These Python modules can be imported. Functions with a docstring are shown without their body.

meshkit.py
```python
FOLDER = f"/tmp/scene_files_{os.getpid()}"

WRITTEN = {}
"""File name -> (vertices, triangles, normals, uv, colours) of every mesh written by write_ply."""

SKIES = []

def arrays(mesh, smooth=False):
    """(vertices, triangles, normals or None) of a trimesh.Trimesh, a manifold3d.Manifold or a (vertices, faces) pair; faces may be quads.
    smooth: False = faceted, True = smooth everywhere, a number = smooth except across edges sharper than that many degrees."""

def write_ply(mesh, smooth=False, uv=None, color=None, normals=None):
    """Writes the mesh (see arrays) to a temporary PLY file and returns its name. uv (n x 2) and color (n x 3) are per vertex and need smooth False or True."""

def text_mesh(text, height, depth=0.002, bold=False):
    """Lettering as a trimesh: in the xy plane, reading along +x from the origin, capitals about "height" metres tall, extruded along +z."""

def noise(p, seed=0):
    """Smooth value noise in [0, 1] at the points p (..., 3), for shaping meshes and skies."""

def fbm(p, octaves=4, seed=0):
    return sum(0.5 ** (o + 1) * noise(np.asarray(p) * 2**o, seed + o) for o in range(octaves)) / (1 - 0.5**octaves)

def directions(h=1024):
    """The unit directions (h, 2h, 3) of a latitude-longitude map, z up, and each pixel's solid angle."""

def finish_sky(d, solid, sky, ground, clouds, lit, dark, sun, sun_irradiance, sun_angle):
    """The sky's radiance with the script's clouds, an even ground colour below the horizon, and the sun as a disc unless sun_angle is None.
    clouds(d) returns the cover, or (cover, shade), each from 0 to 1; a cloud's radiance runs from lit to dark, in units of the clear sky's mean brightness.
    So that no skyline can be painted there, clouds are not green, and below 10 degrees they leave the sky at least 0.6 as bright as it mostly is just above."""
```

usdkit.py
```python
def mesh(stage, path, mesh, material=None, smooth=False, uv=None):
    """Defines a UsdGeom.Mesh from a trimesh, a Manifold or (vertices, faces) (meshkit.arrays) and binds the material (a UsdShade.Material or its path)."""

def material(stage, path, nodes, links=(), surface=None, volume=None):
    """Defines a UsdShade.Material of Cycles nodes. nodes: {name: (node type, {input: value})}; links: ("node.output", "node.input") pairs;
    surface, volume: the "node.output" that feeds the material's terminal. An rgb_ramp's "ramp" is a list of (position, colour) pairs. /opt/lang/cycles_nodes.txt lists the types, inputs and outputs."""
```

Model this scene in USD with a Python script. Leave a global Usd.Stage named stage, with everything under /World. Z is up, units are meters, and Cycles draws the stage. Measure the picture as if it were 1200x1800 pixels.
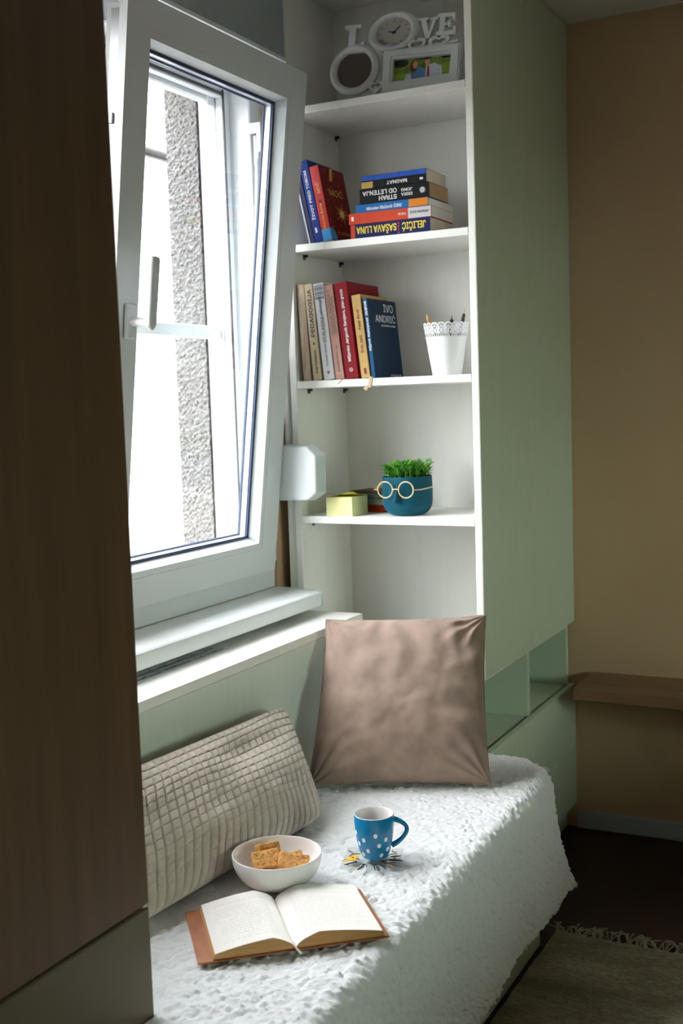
import math, random
import numpy as np, trimesh, manifold3d as m3
from shapely.geometry import Polygon, Point, box as sbox
from shapely import affinity
from shapely.ops import unary_union
from scipy.spatial import cKDTree
import usdkit, meshkit
from pxr import Usd, UsdGeom, UsdLux, UsdShade, Gf, Sdf

stage = Usd.Stage.CreateInMemory()
UsdGeom.SetStageUpAxis(stage, 'Z')
UsdGeom.Xform.Define(stage, '/World')
UsdGeom.Scope.Define(stage, '/World/Looks')
rng = np.random.default_rng(7)
random.seed(7)

# ------------------------------------------------------------------ camera, sky, exposure
YAW, PITCH, ROLL, FPX = -0.47544, 0.09337, -0.03291, 2037.5
CAM = np.array([0.0, 0.0, 1.2625])
fw = np.array([math.sin(YAW) * math.cos(PITCH), math.cos(YAW) * math.cos(PITCH), -math.sin(PITCH)])
r0 = np.array([math.cos(YAW), -math.sin(YAW), 0.0])
u0 = np.cross(r0, fw)
cr, sr = math.cos(ROLL), math.sin(ROLL)
rt, up = cr * r0 + sr * u0, -sr * r0 + cr * u0
cam = UsdGeom.Camera.Define(stage, '/World/camera')
mat4 = np.eye(4)
mat4[0, :3], mat4[1, :3], mat4[2, :3], mat4[3, :3] = rt, up, -fw, CAM
cam.AddTransformOp().Set(Gf.Matrix4d(*mat4.ravel().tolist()))
cam.CreateHorizontalApertureAttr(24.0)
cam.CreateFocalLengthAttr(24.0 * FPX / 1200.0)
cam.CreateFStopAttr(5.0)
cam.CreateFocusDistanceAttr(2.15)
cam.CreateClippingRangeAttr((0.05, 200.0))
cam.CreateExposureAttr(0.0)
sky = UsdLux.DomeLight.Define(stage, '/World/sky')
sky.CreateColorAttr((0.93, 0.97, 1.0))
sky.CreateIntensityAttr(1.0)
# overcast sky: brightest overhead, a third of that at the horizon
OVERCAST = usdkit.material(stage, '/World/Looks/overcast_sky', {
    'tc': ('texture_coordinate', {}), 'sx': ('separate_xyz', {}),
    'mr': ('map_range', {'from_min': 0.0, 'from_max': 1.0, 'to_min': 10.5, 'to_max': 12.0, 'clamp': True}),
    'gr': ('map_range', {'from_min': -0.03, 'from_max': 0.0, 'to_min': 0.06, 'to_max': 1.0, 'clamp': True}), 'mu': ('math', {'math_type': 'multiply'}),
    'b': ('background_shader', {'color': (0.985, 0.97, 1.0)})},
    [('tc.generated', 'sx.vector'), ('sx.z', 'mr.value'), ('sx.z', 'gr.value'), ('mr.result', 'mu.value1'), ('gr.result', 'mu.value2'), ('mu.value', 'b.strength')], surface='b.background')
UsdShade.MaterialBindingAPI.Apply(sky.GetPrim()).Bind(OVERCAST)


# ------------------------------------------------------------------ helpers: materials
def C(r, g, b):
    f = lambda c: c / 12.92 if c <= 0.04045 else ((c + 0.055) / 1.055) ** 2.4
    return tuple(f(x / 255.0) for x in (r, g, b))


def M(name, col, rough=0.5, var=0.0, vscale=(8, 8, 8), bump=0.0, bscale=(200, 200, 200), metal=0.0, coat=0.0, sheen=0.0, spec=0.5, detail=3.0, col2=None, dist=0.002, emit=0.0):
    p = {'roughness': rough, 'metallic': metal, 'coat_weight': coat, 'sheen_weight': sheen, 'specular_ior_level': spec}
    nodes, links = {}, []
    if var or col2 is not None or bump:
        nodes['tc'] = ('texture_coordinate', {})
    if var or col2 is not None:
        a = np.array(col)
        lo, hi = (a * (1 - var), np.minimum(a * (1 + var), 1)) if col2 is None else (a, np.array(col2))
        nodes['mp'] = ('mapping', {'scale': vscale})
        nodes['nz'] = ('noise_texture', {'scale': 1.0, 'detail': detail, 'roughness': 0.6})
        nodes['rp'] = ('rgb_ramp', {'ramp': [(0.25, tuple(lo)), (0.75, tuple(hi))]})
        links += [('tc.object', 'mp.vector'), ('mp.vector', 'nz.vector'), ('nz.fac', 'rp.fac'), ('rp.color', 'p.base_color')]
    else:
        p['base_color'] = tuple(col)
    if bump:
        nodes['mb'] = ('mapping', {'scale': bscale})
        nodes['nb'] = ('noise_texture', {'scale': 1.0, 'detail': 4.0, 'roughness': 0.6})
        nodes['bp'] = ('bump', {'strength': bump, 'distance': dist})
        links += [('tc.object', 'mb.vector'), ('mb.vector', 'nb.vector'), ('nb.fac', 'bp.height'), ('bp.normal', 'p.normal')]
    nodes['p'] = ('principled_bsdf', p)
    return usdkit.material(stage, '/World/Looks/' + name, nodes, links, surface='p.BSDF')


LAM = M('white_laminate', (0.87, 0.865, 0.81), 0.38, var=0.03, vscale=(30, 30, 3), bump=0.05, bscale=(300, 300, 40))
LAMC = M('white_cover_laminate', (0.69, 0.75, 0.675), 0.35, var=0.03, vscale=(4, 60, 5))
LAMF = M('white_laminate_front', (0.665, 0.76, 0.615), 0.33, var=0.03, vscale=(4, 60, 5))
PVC = M('white_window_plastic', (0.69, 0.725, 0.74), 0.28)
PVCG = M('grey_shutter_box_plastic', (0.36, 0.40, 0.40), 0.4)
SILLM = M('white_sill_plastic', (0.80, 0.83, 0.83), 0.22)
GASK = M('navy_gasket', C(22, 48, 84), 0.35)
BLACK = M('black_rubber', (0.01, 0.01, 0.012), 0.5)
GREYD = M('grey_metal', (0.45, 0.46, 0.48), 0.35, metal=0.8)
OCHRE = M('ochre_wall_paint', (0.66, 0.445, 0.275), 0.85, var=0.05, vscale=(2, 2, 2), bump=0.15, bscale=(260, 260, 260), dist=0.001)
WHITEP = M('ceiling_white_paint', (0.74, 0.74, 0.72), 0.9)
STUC = M('grey_stucco', (0.15, 0.147, 0.142), 0.95, var=0.65, vscale=(150, 150, 150), bump=1.0, bscale=(130, 130, 130), dist=0.006)
FACADE = M('pale_facade', (0.42, 0.415, 0.40), 0.9)
SAGE = M('sage_wall_paint', (0.30, 0.46, 0.32), 0.9)
FLOORM = M('dark_brown_floor', (0.030, 0.012, 0.005), 0.6, var=0.35, vscale=(30, 3, 3))
SKIRT = M('grey_white_skirting', (0.50, 0.52, 0.56), 0.45)
DWOOD = M('dark_wardrobe_wood', (0.088, 0.042, 0.016), 0.5, var=0.35, vscale=(30, 30, 1.6), detail=5)
DWOOD2 = M('olive_brown_drawer', (0.105, 0.075, 0.04), 0.55, var=0.15, vscale=(10, 3, 10))
DESKW = M('brown_desk_wood', (0.27, 0.15, 0.085), 0.5, var=0.35, vscale=(2, 40, 40), detail=5)
CERW = M('white_ceramic', (0.86, 0.84, 0.82), 0.2)


def glass_material(name, tint=(0.97, 0.99, 0.985)):
    return usdkit.material(stage, '/World/Looks/' + name, {
        'ge': ('geometry', {}), 'io': ('map_range', {'from_min': 0.0, 'from_max': 1.0, 'to_min': 1.45, 'to_max': 1 / 1.45}),
        'fr': ('fresnel', {}), 'tr': ('transparent_bsdf', {'color': tint}),
        'gl': ('glossy_bsdf', {'color': (1, 1, 1), 'roughness': 0.0}), 'mx': ('mix_closure', {})},
        [('ge.backfacing', 'io.value'), ('io.result', 'fr.IOR'), ('fr.fac', 'mx.fac'), ('tr.BSDF', 'mx.closure1'), ('gl.BSDF', 'mx.closure2')], surface='mx.closure')


GLASS = glass_material('window_glass')


# ------------------------------------------------------------------ helpers: prims
used = {}


def numbered(parent, name):
    k = (parent, name)
    used[k] = used.get(k, -1) + 1
    return name if used[k] == 0 else f'{name}_{used[k]:03d}'


def setd(prim, **kw):
    for k, v in kw.items():
        if v:
            prim.SetCustomDataByKey(k, v)


def thing(name, label, cat, loc=(0, 0, 0), rot=(0, 0, 0), group=None, kind=None):
    x = UsdGeom.Xform.Define(stage, '/World/' + numbered('/World', name))
    x.AddTranslateOp().Set(Gf.Vec3d(*map(float, loc)))
    if any(rot):
        x.AddRotateXYZOp().Set(Gf.Vec3f(*map(float, rot)))
    setd(x.GetPrim(), label=label, category=cat, group=group, kind=kind)
    return x.GetPrim()


def part(parent, name, mesh, material, smooth=30, label=None, kind=None):
    base = str(parent.GetPath())
    m = usdkit.mesh(stage, base + '/' + numbered(base, name), mesh, material, smooth=smooth)
    setd(m.GetPrim(), label=label, kind=kind)
    return m.GetPrim()


def single(name, label, cat, mesh, material, loc=(0, 0, 0), rot=(0, 0, 0), smooth=30, group=None, kind=None):
    m = usdkit.mesh(stage, '/World/' + numbered('/World', name), mesh, material, smooth=smooth)
    m.AddTranslateOp().Set(Gf.Vec3d(*map(float, loc)))
    if any(rot):
        m.AddRotateXYZOp().Set(Gf.Vec3f(*map(float, rot)))
    setd(m.GetPrim(), label=label, category=cat, group=group, kind=kind)
    return m.GetPrim()


# ------------------------------------------------------------------ helpers: shapes
def tm(m):
    a = m.to_mesh()
    return trimesh.Trimesh(np.array(a.vert_properties[:, :3], float), np.array(a.tri_verts), process=False)


def bx(x0, x1, y0, y1, z0, z1, b=0.0012):
    lo, hi = np.array([x0, y0, z0], float), np.array([x1, y1, z1], float)
    b = min(b, 0.45 * (hi - lo).min())
    pts = []
    for i in np.ndindex(2, 2, 2):
        c = np.where(np.array(i) == 0, lo, hi)
        s = np.where(np.array(i) == 0, 1, -1) * b
        for k in range(3):
            p = c + s
            p[k] = c[k]
            pts.append(p)
    return tm(m3.Manifold.hull_points(np.array(pts)))


def rbox(x0, x1, y0, y1, z0, z1, r, n=12):
    s = m3.Manifold.sphere(r, n)
    return tm(m3.Manifold.batch_hull([s.translate((a, b, c)) for a in (x0 + r, x1 - r) for b in (y0 + r, y1 - r) for c in (z0 + r, z1 - r)]))


def cat(*ms):
    return trimesh.util.concatenate([m for m in ms if m is not None])


def man(t):
    return m3.Manifold(m3.Mesh(np.asarray(t.vertices, np.float32), np.asarray(t.faces, np.uint32)))


def mbox(x0, x1, y0, y1, z0, z1):
    return m3.Manifold.cube((x1 - x0, y1 - y0, z1 - z0)).translate((x0, y0, z0))


def place(mesh, o, xd, yd):
    xd, yd = np.array(xd, float), np.array(yd, float)
    T = np.eye(4)
    T[:3, 0], T[:3, 1], T[:3, 2], T[:3, 3] = xd, yd, np.cross(xd, yd), o
    m = mesh.copy()
    m.apply_transform(T)
    return m


def rot(mesh, ang, axis, pt=(0, 0, 0)):
    m = mesh.copy()
    m.apply_transform(trimesh.transformations.rotation_matrix(math.radians(ang), axis, pt))
    return m


def mv(mesh, *t):
    m = mesh.copy()
    m.apply_translation(t)
    return m


def ext(poly, h):
    """extrude a shapely polygon from z=0 to z=h"""
    return cat(*[trimesh.creation.extrude_polygon(g, h, engine='earcut') for g in getattr(poly, 'geoms', [poly]) if g.area > 1e-9])


def front(mesh):
    """xy-plane mesh (extruded +z) stood up: x stays, y becomes z, extrusion goes towards -y"""
    return place(mesh, (0, 0, 0), (1, 0, 0), (0, 0, 1))


def tube(pts, r, n=8, closed=False):
    pts = np.asarray(pts, float)
    k = len(pts)
    t = np.roll(pts, -1, 0) - np.roll(pts, 1, 0) if closed else np.gradient(pts, axis=0)
    t /= np.linalg.norm(t, axis=1, keepdims=True) + 1e-12
    ref = np.array([0, 0, 1.0])
    if np.abs(t @ ref).max() > 0.95:
        ref = np.array([0.3, 1.0, 0.1]) / np.linalg.norm([0.3, 1, 0.1])
    a = np.cross(t, ref)
    a /= np.linalg.norm(a, axis=1, keepdims=True) + 1e-12
    b = np.cross(t, a)
    rr = np.broadcast_to(r, (k,))
    an = np.arange(n) * 2 * np.pi / n
    v = (pts[:, None] + rr[:, None, None] * (np.cos(an)[None, :, None] * a[:, None] + np.sin(an)[None, :, None] * b[:, None])).reshape(-1, 3)
    f = []
    for i in range(k if closed else k - 1):
        j2 = (i + 1) % k
        for j in range(n):
            q = [i * n + j, i * n + (j + 1) % n, j2 * n + (j + 1) % n, j2 * n + j]
            f += [[q[0], q[1], q[2]], [q[0], q[2], q[3]]]
    if not closed:
        v = np.vstack([v, pts[0], pts[-1]])
        for j in range(n):
            f.append([len(v) - 2, (j + 1) % n, j])
            f.append([len(v) - 1, (k - 1) * n + j, (k - 1) * n + (j + 1) % n])
    m = trimesh.Trimesh(v, f, process=False)
    if m.volume < 0:
        m.invert()
    return m


def lathe(prof, n=48):
    """closed revolution of an (r, z) profile"""
    prof = np.asarray(prof, float)
    an = np.arange(n) * 2 * np.pi / n
    v = np.stack([prof[:, 0][:, None] * np.cos(an), prof[:, 0][:, None] * np.sin(an), np.broadcast_to(prof[:, 1][:, None], (len(prof), n))], -1).reshape(-1, 3)
    f = []
    for i in range(len(prof) - 1):
        for j in range(n):
            q = [i * n + j, i * n + (j + 1) % n, (i + 1) * n + (j + 1) % n, (i + 1) * n + j]
            f += [[q[0], q[1], q[2]], [q[0], q[2], q[3]]]
    m = trimesh.Trimesh(v, f)
    m.update_faces(m.nondegenerate_faces())
    if m.volume < 0:
        m.invert()
    return m


def grid_faces(nu, nv, off=0):
    i, j = np.meshgrid(np.arange(nu - 1), np.arange(nv - 1), indexing='ij')
    q = np.stack([i * nv + j, (i + 1) * nv + j, (i + 1) * nv + j + 1, i * nv + j + 1], -1).reshape(-1, 4) + off
    return np.vstack([q[:, [0, 1, 2]], q[:, [0, 2, 3]]])


def letters(text, length=None, height=None, depth=0.0004, bold=True):
    """lettering centred on the origin in the xy plane, fitted into length x height"""
    m = meshkit.text_mesh(text, 0.01, 0.01, bold=bold)
    lo, hi = m.bounds
    m.apply_translation([-(lo[0] + hi[0]) / 2, -(lo[1] + hi[1]) / 2, 0])
    w, h = hi[0] - lo[0], hi[1] - lo[1]
    sx = (length / w) if length else height / h
    sy = (height / h) if height else sx
    m.vertices *= [sx, sy, depth / 0.01]
    return m


# ================================================================== THE ROOM
XW, YE, ZC = -1.465, 3.25, 2.285
single('floor', 'dark brown wood floor beside the bench', 'floor', bx(-1.7, 3.8, -3.2, 3.45, -0.05, 0, 0), FLOORM, kind='structure', smooth=False)
single('ceiling', 'pale ceiling above the white cabinet', 'ceiling', bx(-1.7, 3.8, -3.2, 3.45, ZC, ZC + 0.1, 0), WHITEP, kind='structure', smooth=False)
wl = mbox(-1.70, XW, -3.2, 3.45, 0, ZC) - mbox(-2, -1, 1.205, 2.486, 0.811, 2.085)
single('wall_left', 'ochre painted window wall behind the sill and the shelf unit', 'wall', tm(wl), OCHRE, kind='structure', smooth=False)
single('wall_far', 'ochre wall behind the floating wooden board', 'wall', bx(XW, 3.8, YE, YE + 0.2, 0, ZC, 0), OCHRE, kind='structure', smooth=False)
single('wall_right', 'plain sage green wall on the right of the room', 'wall', tm(mbox(3.6, 3.8, -3.0, YE, 0, ZC) - mbox(3, 4, 0.25, 1.5, 0.80, 1.95)), SAGE, kind='structure', smooth=False)
single('wall_back', 'sage green wall behind the photographer', 'wall', bx(XW, 3.8, -3.2, -3.0, 0, ZC, 0), SAGE, kind='structure', smooth=False)
single('baseboard_far', 'low grey white baseboard under the ochre far wall', 'baseboard', bx(-0.924, 3.59, YE - 0.013, YE - 0.0005, 0, 0.054, 0.003), SKIRT, kind='structure')

# second window of the room, in the right wall out of the frame, with green tinted glass
w3 = thing('window_3', 'window with green tinted glass in the right wall out of the frame', 'window', (3.65, 0.875, 1.375), kind='structure')
part(w3, 'frame', tm(mbox(0, 0.06, -0.624, 0.624, -0.574, 0.574) - mbox(-1, 1, -0.58, 0.58, -0.525, 0.525)), PVC, smooth=False)
part(w3, 'pane', bx(0.02, 0.03, -0.579, 0.579, -0.524, 0.524, 0), glass_material('green_glass', (0.88, 0.98, 0.88)), smooth=False)

# ================================================================== WINDOW 1: fixed frame and tilted sash
w1 = thing('window_1', 'white plastic window with its sash tilted into the room', 'window', (XW, 2.1, 0.815), kind='structure')
W1 = np.array([XW, 2.1, 0.815])


def w1p(name, mesh, m, smooth=30, label=None, parent=None):
    return part(parent or w1, name, mv(mesh, *(-W1)), m, smooth, label)


FX0, FX1 = -1.541, -1.4655
w1p('frame_rail', bx(FX0, FX1, 1.755, 2.4735, 0.8115, 0.875, 0.003), PVC)
w1p('frame_rail', bx(FX0, FX1, 1.755, 2.4855, 2.025, 2.0845, 0.003), PVC)
w1p('frame_jamb', cat(bx(FX0, FX1, 2.435, 2.4855, 0.875, 2.025, 0.003), bx(FX0, FX0 + 0.02, 2.405, 2.436, 0.875, 2.025, 0.002), bx(-1.512, -1.509, 2.432, 2.436, 0.875, 2.025, 0.0005)), PVC)
w1p('frame_jamb', cat(bx(FX0, FX1, 1.755, 1.79, 0.875, 2.025, 0.003), bx(FX0, FX0 + 0.02, 1.79, 1.815, 0.875, 2.025, 0.002)), PVC)
w1p('frame_gasket', cat(bx(FX0 + 0.0202, FX0 + 0.0245, 2.404, 2.4075, 0.88, 2.02, 0.0003), bx(FX0 + 0.0202, FX0 + 0.0245, 1.815, 2.404, 2.0, 2.006, 0.0003)), BLACK, label='black rubber seal')
w1p('frame_lip', bx(FX0, FX0 + 0.02, 1.815, 2.405, 1.995, 2.025, 0.002), PVC)
w1p('frame_lip', bx(FX0, FX0 + 0.02, 1.815, 2.405, 0.875, 0.90, 0.002), PVC)
# screws and the tilt stay on the right jamb
for z in (1.80, 1.845, 1.46):
    w1p('screw', rot(trimesh.creation.cylinder(0.0035, 0.0014, sections=12), 90, (1, 0, 0)).apply_translation((-1.492, 2.4345, z)), GREYD)
w1p('tilt_stay', cat(tube([(-1.485, 2.4265, 1.15), (-1.462, 2.428, 1.55), (-1.447, 2.43, 1.84), (-1.43, 2.425, 1.93)], 0.0035, 6), bx(-1.450, -1.444, 2.424, 2.432, 1.83, 1.90, 0.001)), PVC)
w1p('tilt_bracket', cat(bx(-1.468, -1.430, 2.4205, 2.426, 1.905, 1.93, 0.001), bx(-1.440, -1.427, 2.419, 2.427, 1.86, 1.93, 0.002)), GREYD, label='metal tilt bracket at the top of the jamb')

TILT = math.radians(6.777)
HX, HZ, SY0, SY1, SH = -1.452, 0.859, 1.777, 2.450, 1.177


def sash(mesh):
    """sash space: x = 0 inner face (room side), y world, z along the sash from its lower edge"""
    m = rot(mesh, math.degrees(TILT), (0, 1, 0))
    return mv(m, HX, 0, HZ)


OY0, OY1, OZ0, OZ1 = 1.850, 2.367, 0.076, 1.105       # visible opening at the inner face
BE = 0.014                                                # front width of the glazing bead


def mitre(y0, y1, z0, z1, a0, a1, b0, b1, x0, x1, side):
    """one mitred member of a ring: outer rectangle (y0,y1,z0,z1), inner (a0,a1,b0,b1)"""
    o = {'l': [(y0, z0), (a0, b0), (a0, b1), (y0, z1)], 'r': [(y1, z0), (y1, z1), (a1, b1), (a1, b0)],
         'b': [(y0, z0), (y1, z0), (a1, b0), (a0, b0)], 't': [(y0, z1), (a0, b1), (a1, b1), (y1, z1)]}[side]
    m = ext(Polygon(o).buffer(-0.0001, join_style=2), x1 - x0)
    return place(m, (x0, 0, 0), (0, 1, 0), (0, 0, 1))


for side, nm in (('l', 'sash_stile'), ('r', 'sash_stile'), ('b', 'sash_rail'), ('t', 'sash_rail')):
    fl = mitre(SY0, SY1, 0, SH, OY0 - BE, OY1 + BE, OZ0 - BE, OZ1 + BE, -0.018, 0, side)
    bd = mitre(SY0 + 0.02, SY1 - 0.02, 0.02, SH - 0.02, OY0 - BE, OY1 + BE, OZ0 - BE, OZ1 + BE, -0.063, -0.018, side)
    w1p(nm, sash(cat(fl, bd)), PVC, smooth=False)
# glazing bead: front lip and a slope down to the pane
GD = 0.026
for side in 'lrbt':
    q = 0.010
    A = [(OY0 - BE, OZ0 - BE), (OY1 + BE, OZ0 - BE), (OY1 + BE, OZ1 + BE), (OY0 - BE, OZ1 + BE)]
    B = [(OY0, OZ0), (OY1, OZ0), (OY1, OZ1), (OY0, OZ1)]
    D = [(OY0 + q, OZ0 + q), (OY1 - q, OZ0 + q), (OY1 - q, OZ1 - q), (OY0 + q, OZ1 - q)]
    i, j = {'b': (0, 1), 'r': (1, 2), 't': (2, 3), 'l': (3, 0)}[side]
    pts = []
    for k in (i, j):
        pts += [(-0.0008, *A[k]), (-0.0008, *B[k]), (-GD, *D[k]), (-GD, *A[k])]
    w1p('glazing_bead', sash(tm(m3.Manifold.hull_points(np.array(pts)))), PVC, smooth=False)
gk = lambda e, x0, x1: place(ext(sbox(OY0 - 0.004, OZ0 - 0.004, OY1 + 0.004, OZ1 + 0.004).difference(sbox(OY0 + e, OZ0 + e, OY1 - e, OZ1 - e)), x1 - x0), (x0, 0, 0), (0, 1, 0), (0, 0, 1))
w1p('glazing_gasket', sash(cat(gk(0.0165, -GD - 0.004, -GD - 0.0005), gk(0.0200, -GD - 0.026, -GD - 0.022))), GASK, smooth=False, label='dark blue rubber gasket round the glass')
w1p('pane_spacer', sash(gk(0.0160, -GD - 0.021, -GD - 0.007)), M('spacer_aluminium', (0.6, 0.63, 0.66), 0.3, metal=0.6), smooth=False)
w1p('pane', sash(bx(-GD - 0.0065, -GD - 0.0042, OY0 + 0.002, OY1 - 0.002, OZ0 + 0.002, OZ1 - 0.002, 0)), GLASS, smooth=False, label='clear double glazing')
# espagnolette hardware along the left edge of the sash
w1p('lock_strip', sash(cat(bx(-0.052, -0.030, SY0 + 0.0185, SY0 + 0.0199, 0.03, SH - 0.03, 0.0003), *[bx(-0.046, -0.036, SY0 + 0.014, SY0 + 0.019, z, z + 0.02, 0.001) for z in (0.78, 0.94)])), GREYD)
w1p('sash_seal', sash(bx(-0.0225, -0.0183, SY0 + 0.010, SY0 + 0.0196, 0.022, SH - 0.022, 0.0005)), BLACK, label='black rubber seal')
# hinge cap at the lower right corner
w1p('hinge_cap', sash(cat(rbox(-0.017, -0.004, SY1 + 0.0003, SY1 + 0.006, 0.0, 0.075, 0.0028, 8), mv(trimesh.creation.cylinder(0.005, 0.02, sections=14), -0.006, SY1 - 0.006, 0.012))), PVC)
# handle, turned up
hs = 0.578
hy = 1.8185
ros = rbox(0.0002, 0.011, hy - 0.015, hy + 0.015, hs - 0.034, hs + 0.034, 0.005)
neck = place(trimesh.creation.cylinder(0.0095, 0.046, sections=20), (0.034, hy, hs), (0, 1, 0), (0, 0, 1))
lev = tm(m3.Manifold.batch_hull([m3.Manifold.sphere(0.0062, 14).translate((0.0555 + dx, hy + dy, hs + z)) for dx, dy, z in ((0, 0.006, -0.004), (0, -0.006, -0.004), (0.001, 0.0065, 0.118), (0.001, -0.0065, 0.118), (0.0, 0, -0.009))]))
hd = w1p('handle', sash(cat(neck, lev)), PVC, label='white window handle turned upwards')
part(hd, 'rosette', mv(sash(ros), *(-W1)), PVC)
# insect screen outside
w1p('screen_frame', cat(bx(-1.591, -1.570, 2.405, 2.432, 0.88, 2.03, 0.002), bx(-1.569, -1.543, 2.405, 2.432, 0.88, 2.03, 0.002), bx(-1.566, -1.543, 1.80, 1.825, 0.88, 2.03, 0.002)), PVC)
w1p('screen_frame', bx(-1.572, -1.545, 1.825, 2.405, 1.985, 2.03, 0.003), PVC)
w1p('screen_crossbar', bx(-1.562, -1.550, 1.825, 2.405, 1.4265, 1.458, 0.003), PVC, label='white crossbar of the insect screen')
w1p('screen_corner', bx(-1.560, -1.5415, 2.375, 2.404, 1.975, 2.0, 0.002), PVC)

# WINDOW 2: its neighbour, behind the dark wardrobe
w2 = thing('window_2', 'closed white window sash hidden behind the dark wardrobe', 'window', (XW, 1.48, 0.815), kind='structure')
z2 = 0.815
ring = mbox(FX0 - XW, FX1 - XW, -0.265, 0.265, 0.8115 - z2, 2.0845 - z2) - mbox(-1, 1, -0.235, 0.235, 0.90 - z2, 2.02 - z2)
part(w2, 'frame', tm(ring), PVC, smooth=False)
part(w2, 'pane', bx(-0.05, -0.046, -0.235, 0.235, 0.90 - z2, 2.02 - z2, 0), GLASS, smooth=False)

# outside: stucco reveal and the neighbour's house
zz, xx = np.meshgrid(np.linspace(0.82, 2.08, 760), np.linspace(-1.683, -1.592, 56), indexing='ij')
pts = np.stack([xx, np.full_like(xx, 2.40), zz], -1)
nn = meshkit.fbm(pts * 150, 3, 3)
pts[..., 1] -= 0.010 * (nn - 0.35)
pv = pts.reshape(-1, 3)
f = grid_faces(760, 56)
single('trim_1', 'rough grey stucco reveal outside the tilted window', 'outside wall', trimesh.Trimesh(pv, f[:, ::-1] if np.cross(pv[f[0, 1]] - pv[f[0, 0]], pv[f[0, 2]] - pv[f[0, 0]])[1] > 0 else f, process=False), STUC, kind='structure', smooth=True)
single('trim_2', 'plain stucco pier behind the outside reveal', 'outside wall', bx(-1.683, -1.592, 2.412, 2.472, 0.82, 2.084, 0), STUC, kind='structure', smooth=False)
nh = thing('neighbour_house', 'overexposed pale house seen through the window glass', 'house', (-7.5, 10, -4.0))
part(nh, 'facade', bx(-3, 0, -9, 9, 0, 7.95, 0), FACADE, smooth=False)
part(nh, 'eave', bx(-3.2, 0.16, -9.2, 9.2, 7.97, 8.02, 0.01), M('grey_eave', (0.12, 0.115, 0.11), 0.9))
single('street', 'pale paved street far below the window', 'ground', bx(-40, -1.9, -40, 60, -4.2, -4.0, 0), M('paving', (0.10, 0.10, 0.10), 0.9), kind='structure', smooth=False)

# ================================================================== SILL, SHUTTER BOX, STRAP WINDER, RADIATOR COVER
sl = thing('window_sill', 'white plastic window sill with rounded nose under the tilted sash', 'sill', (XW, 1.84, 0.769))
SD = -1.335 - XW
prof = Polygon([(0.0005, 0), (SD - 0.006, 0), (SD - 0.0015, 0.002), (SD, 0.006), (SD, 0.029), (SD - 0.0018, 0.0335), (SD - 0.006, 0.0368), (SD - 0.012, 0.0382), (0.0005, 0.0425)])
part(sl, 'board', place(ext(prof, 1.255), (0, 0.63, 0), (1, 0, 0), (0, 0, 1)), SILLM, smooth=25)
capm = place(ext(prof.buffer(0.0016), 0.003), (0, 0.636, 0), (1, 0, 0), (0, 0, 1))
part(sl, 'end_cap', capm, PVC, smooth=25)
part(sl, 'cap_seam', place(ext(prof.buffer(-0.0015), 0.0018), (0, 0.6325, 0), (1, 0, 0), (0, 0, 1)), GREYD, smooth=25)

sb = thing('shutter_box', 'grey roller shutter box above the tilted window sash', 'shutter box', (XW, 1.85, 2.076))
part(sb, 'cover_panel', bx(0.001, 0.070, -0.64, 0.640, 0.008, 0.206, 0.002), PVCG)
part(sb, 'edge_trim', cat(bx(0.001, 0.074, -0.64, 0.6445, 0.0, 0.010, 0.001), bx(0.062, 0.073, 0.6402, 0.6447, 0.010, 0.206, 0.001)), PVC, label='thin white edge trim')

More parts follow.
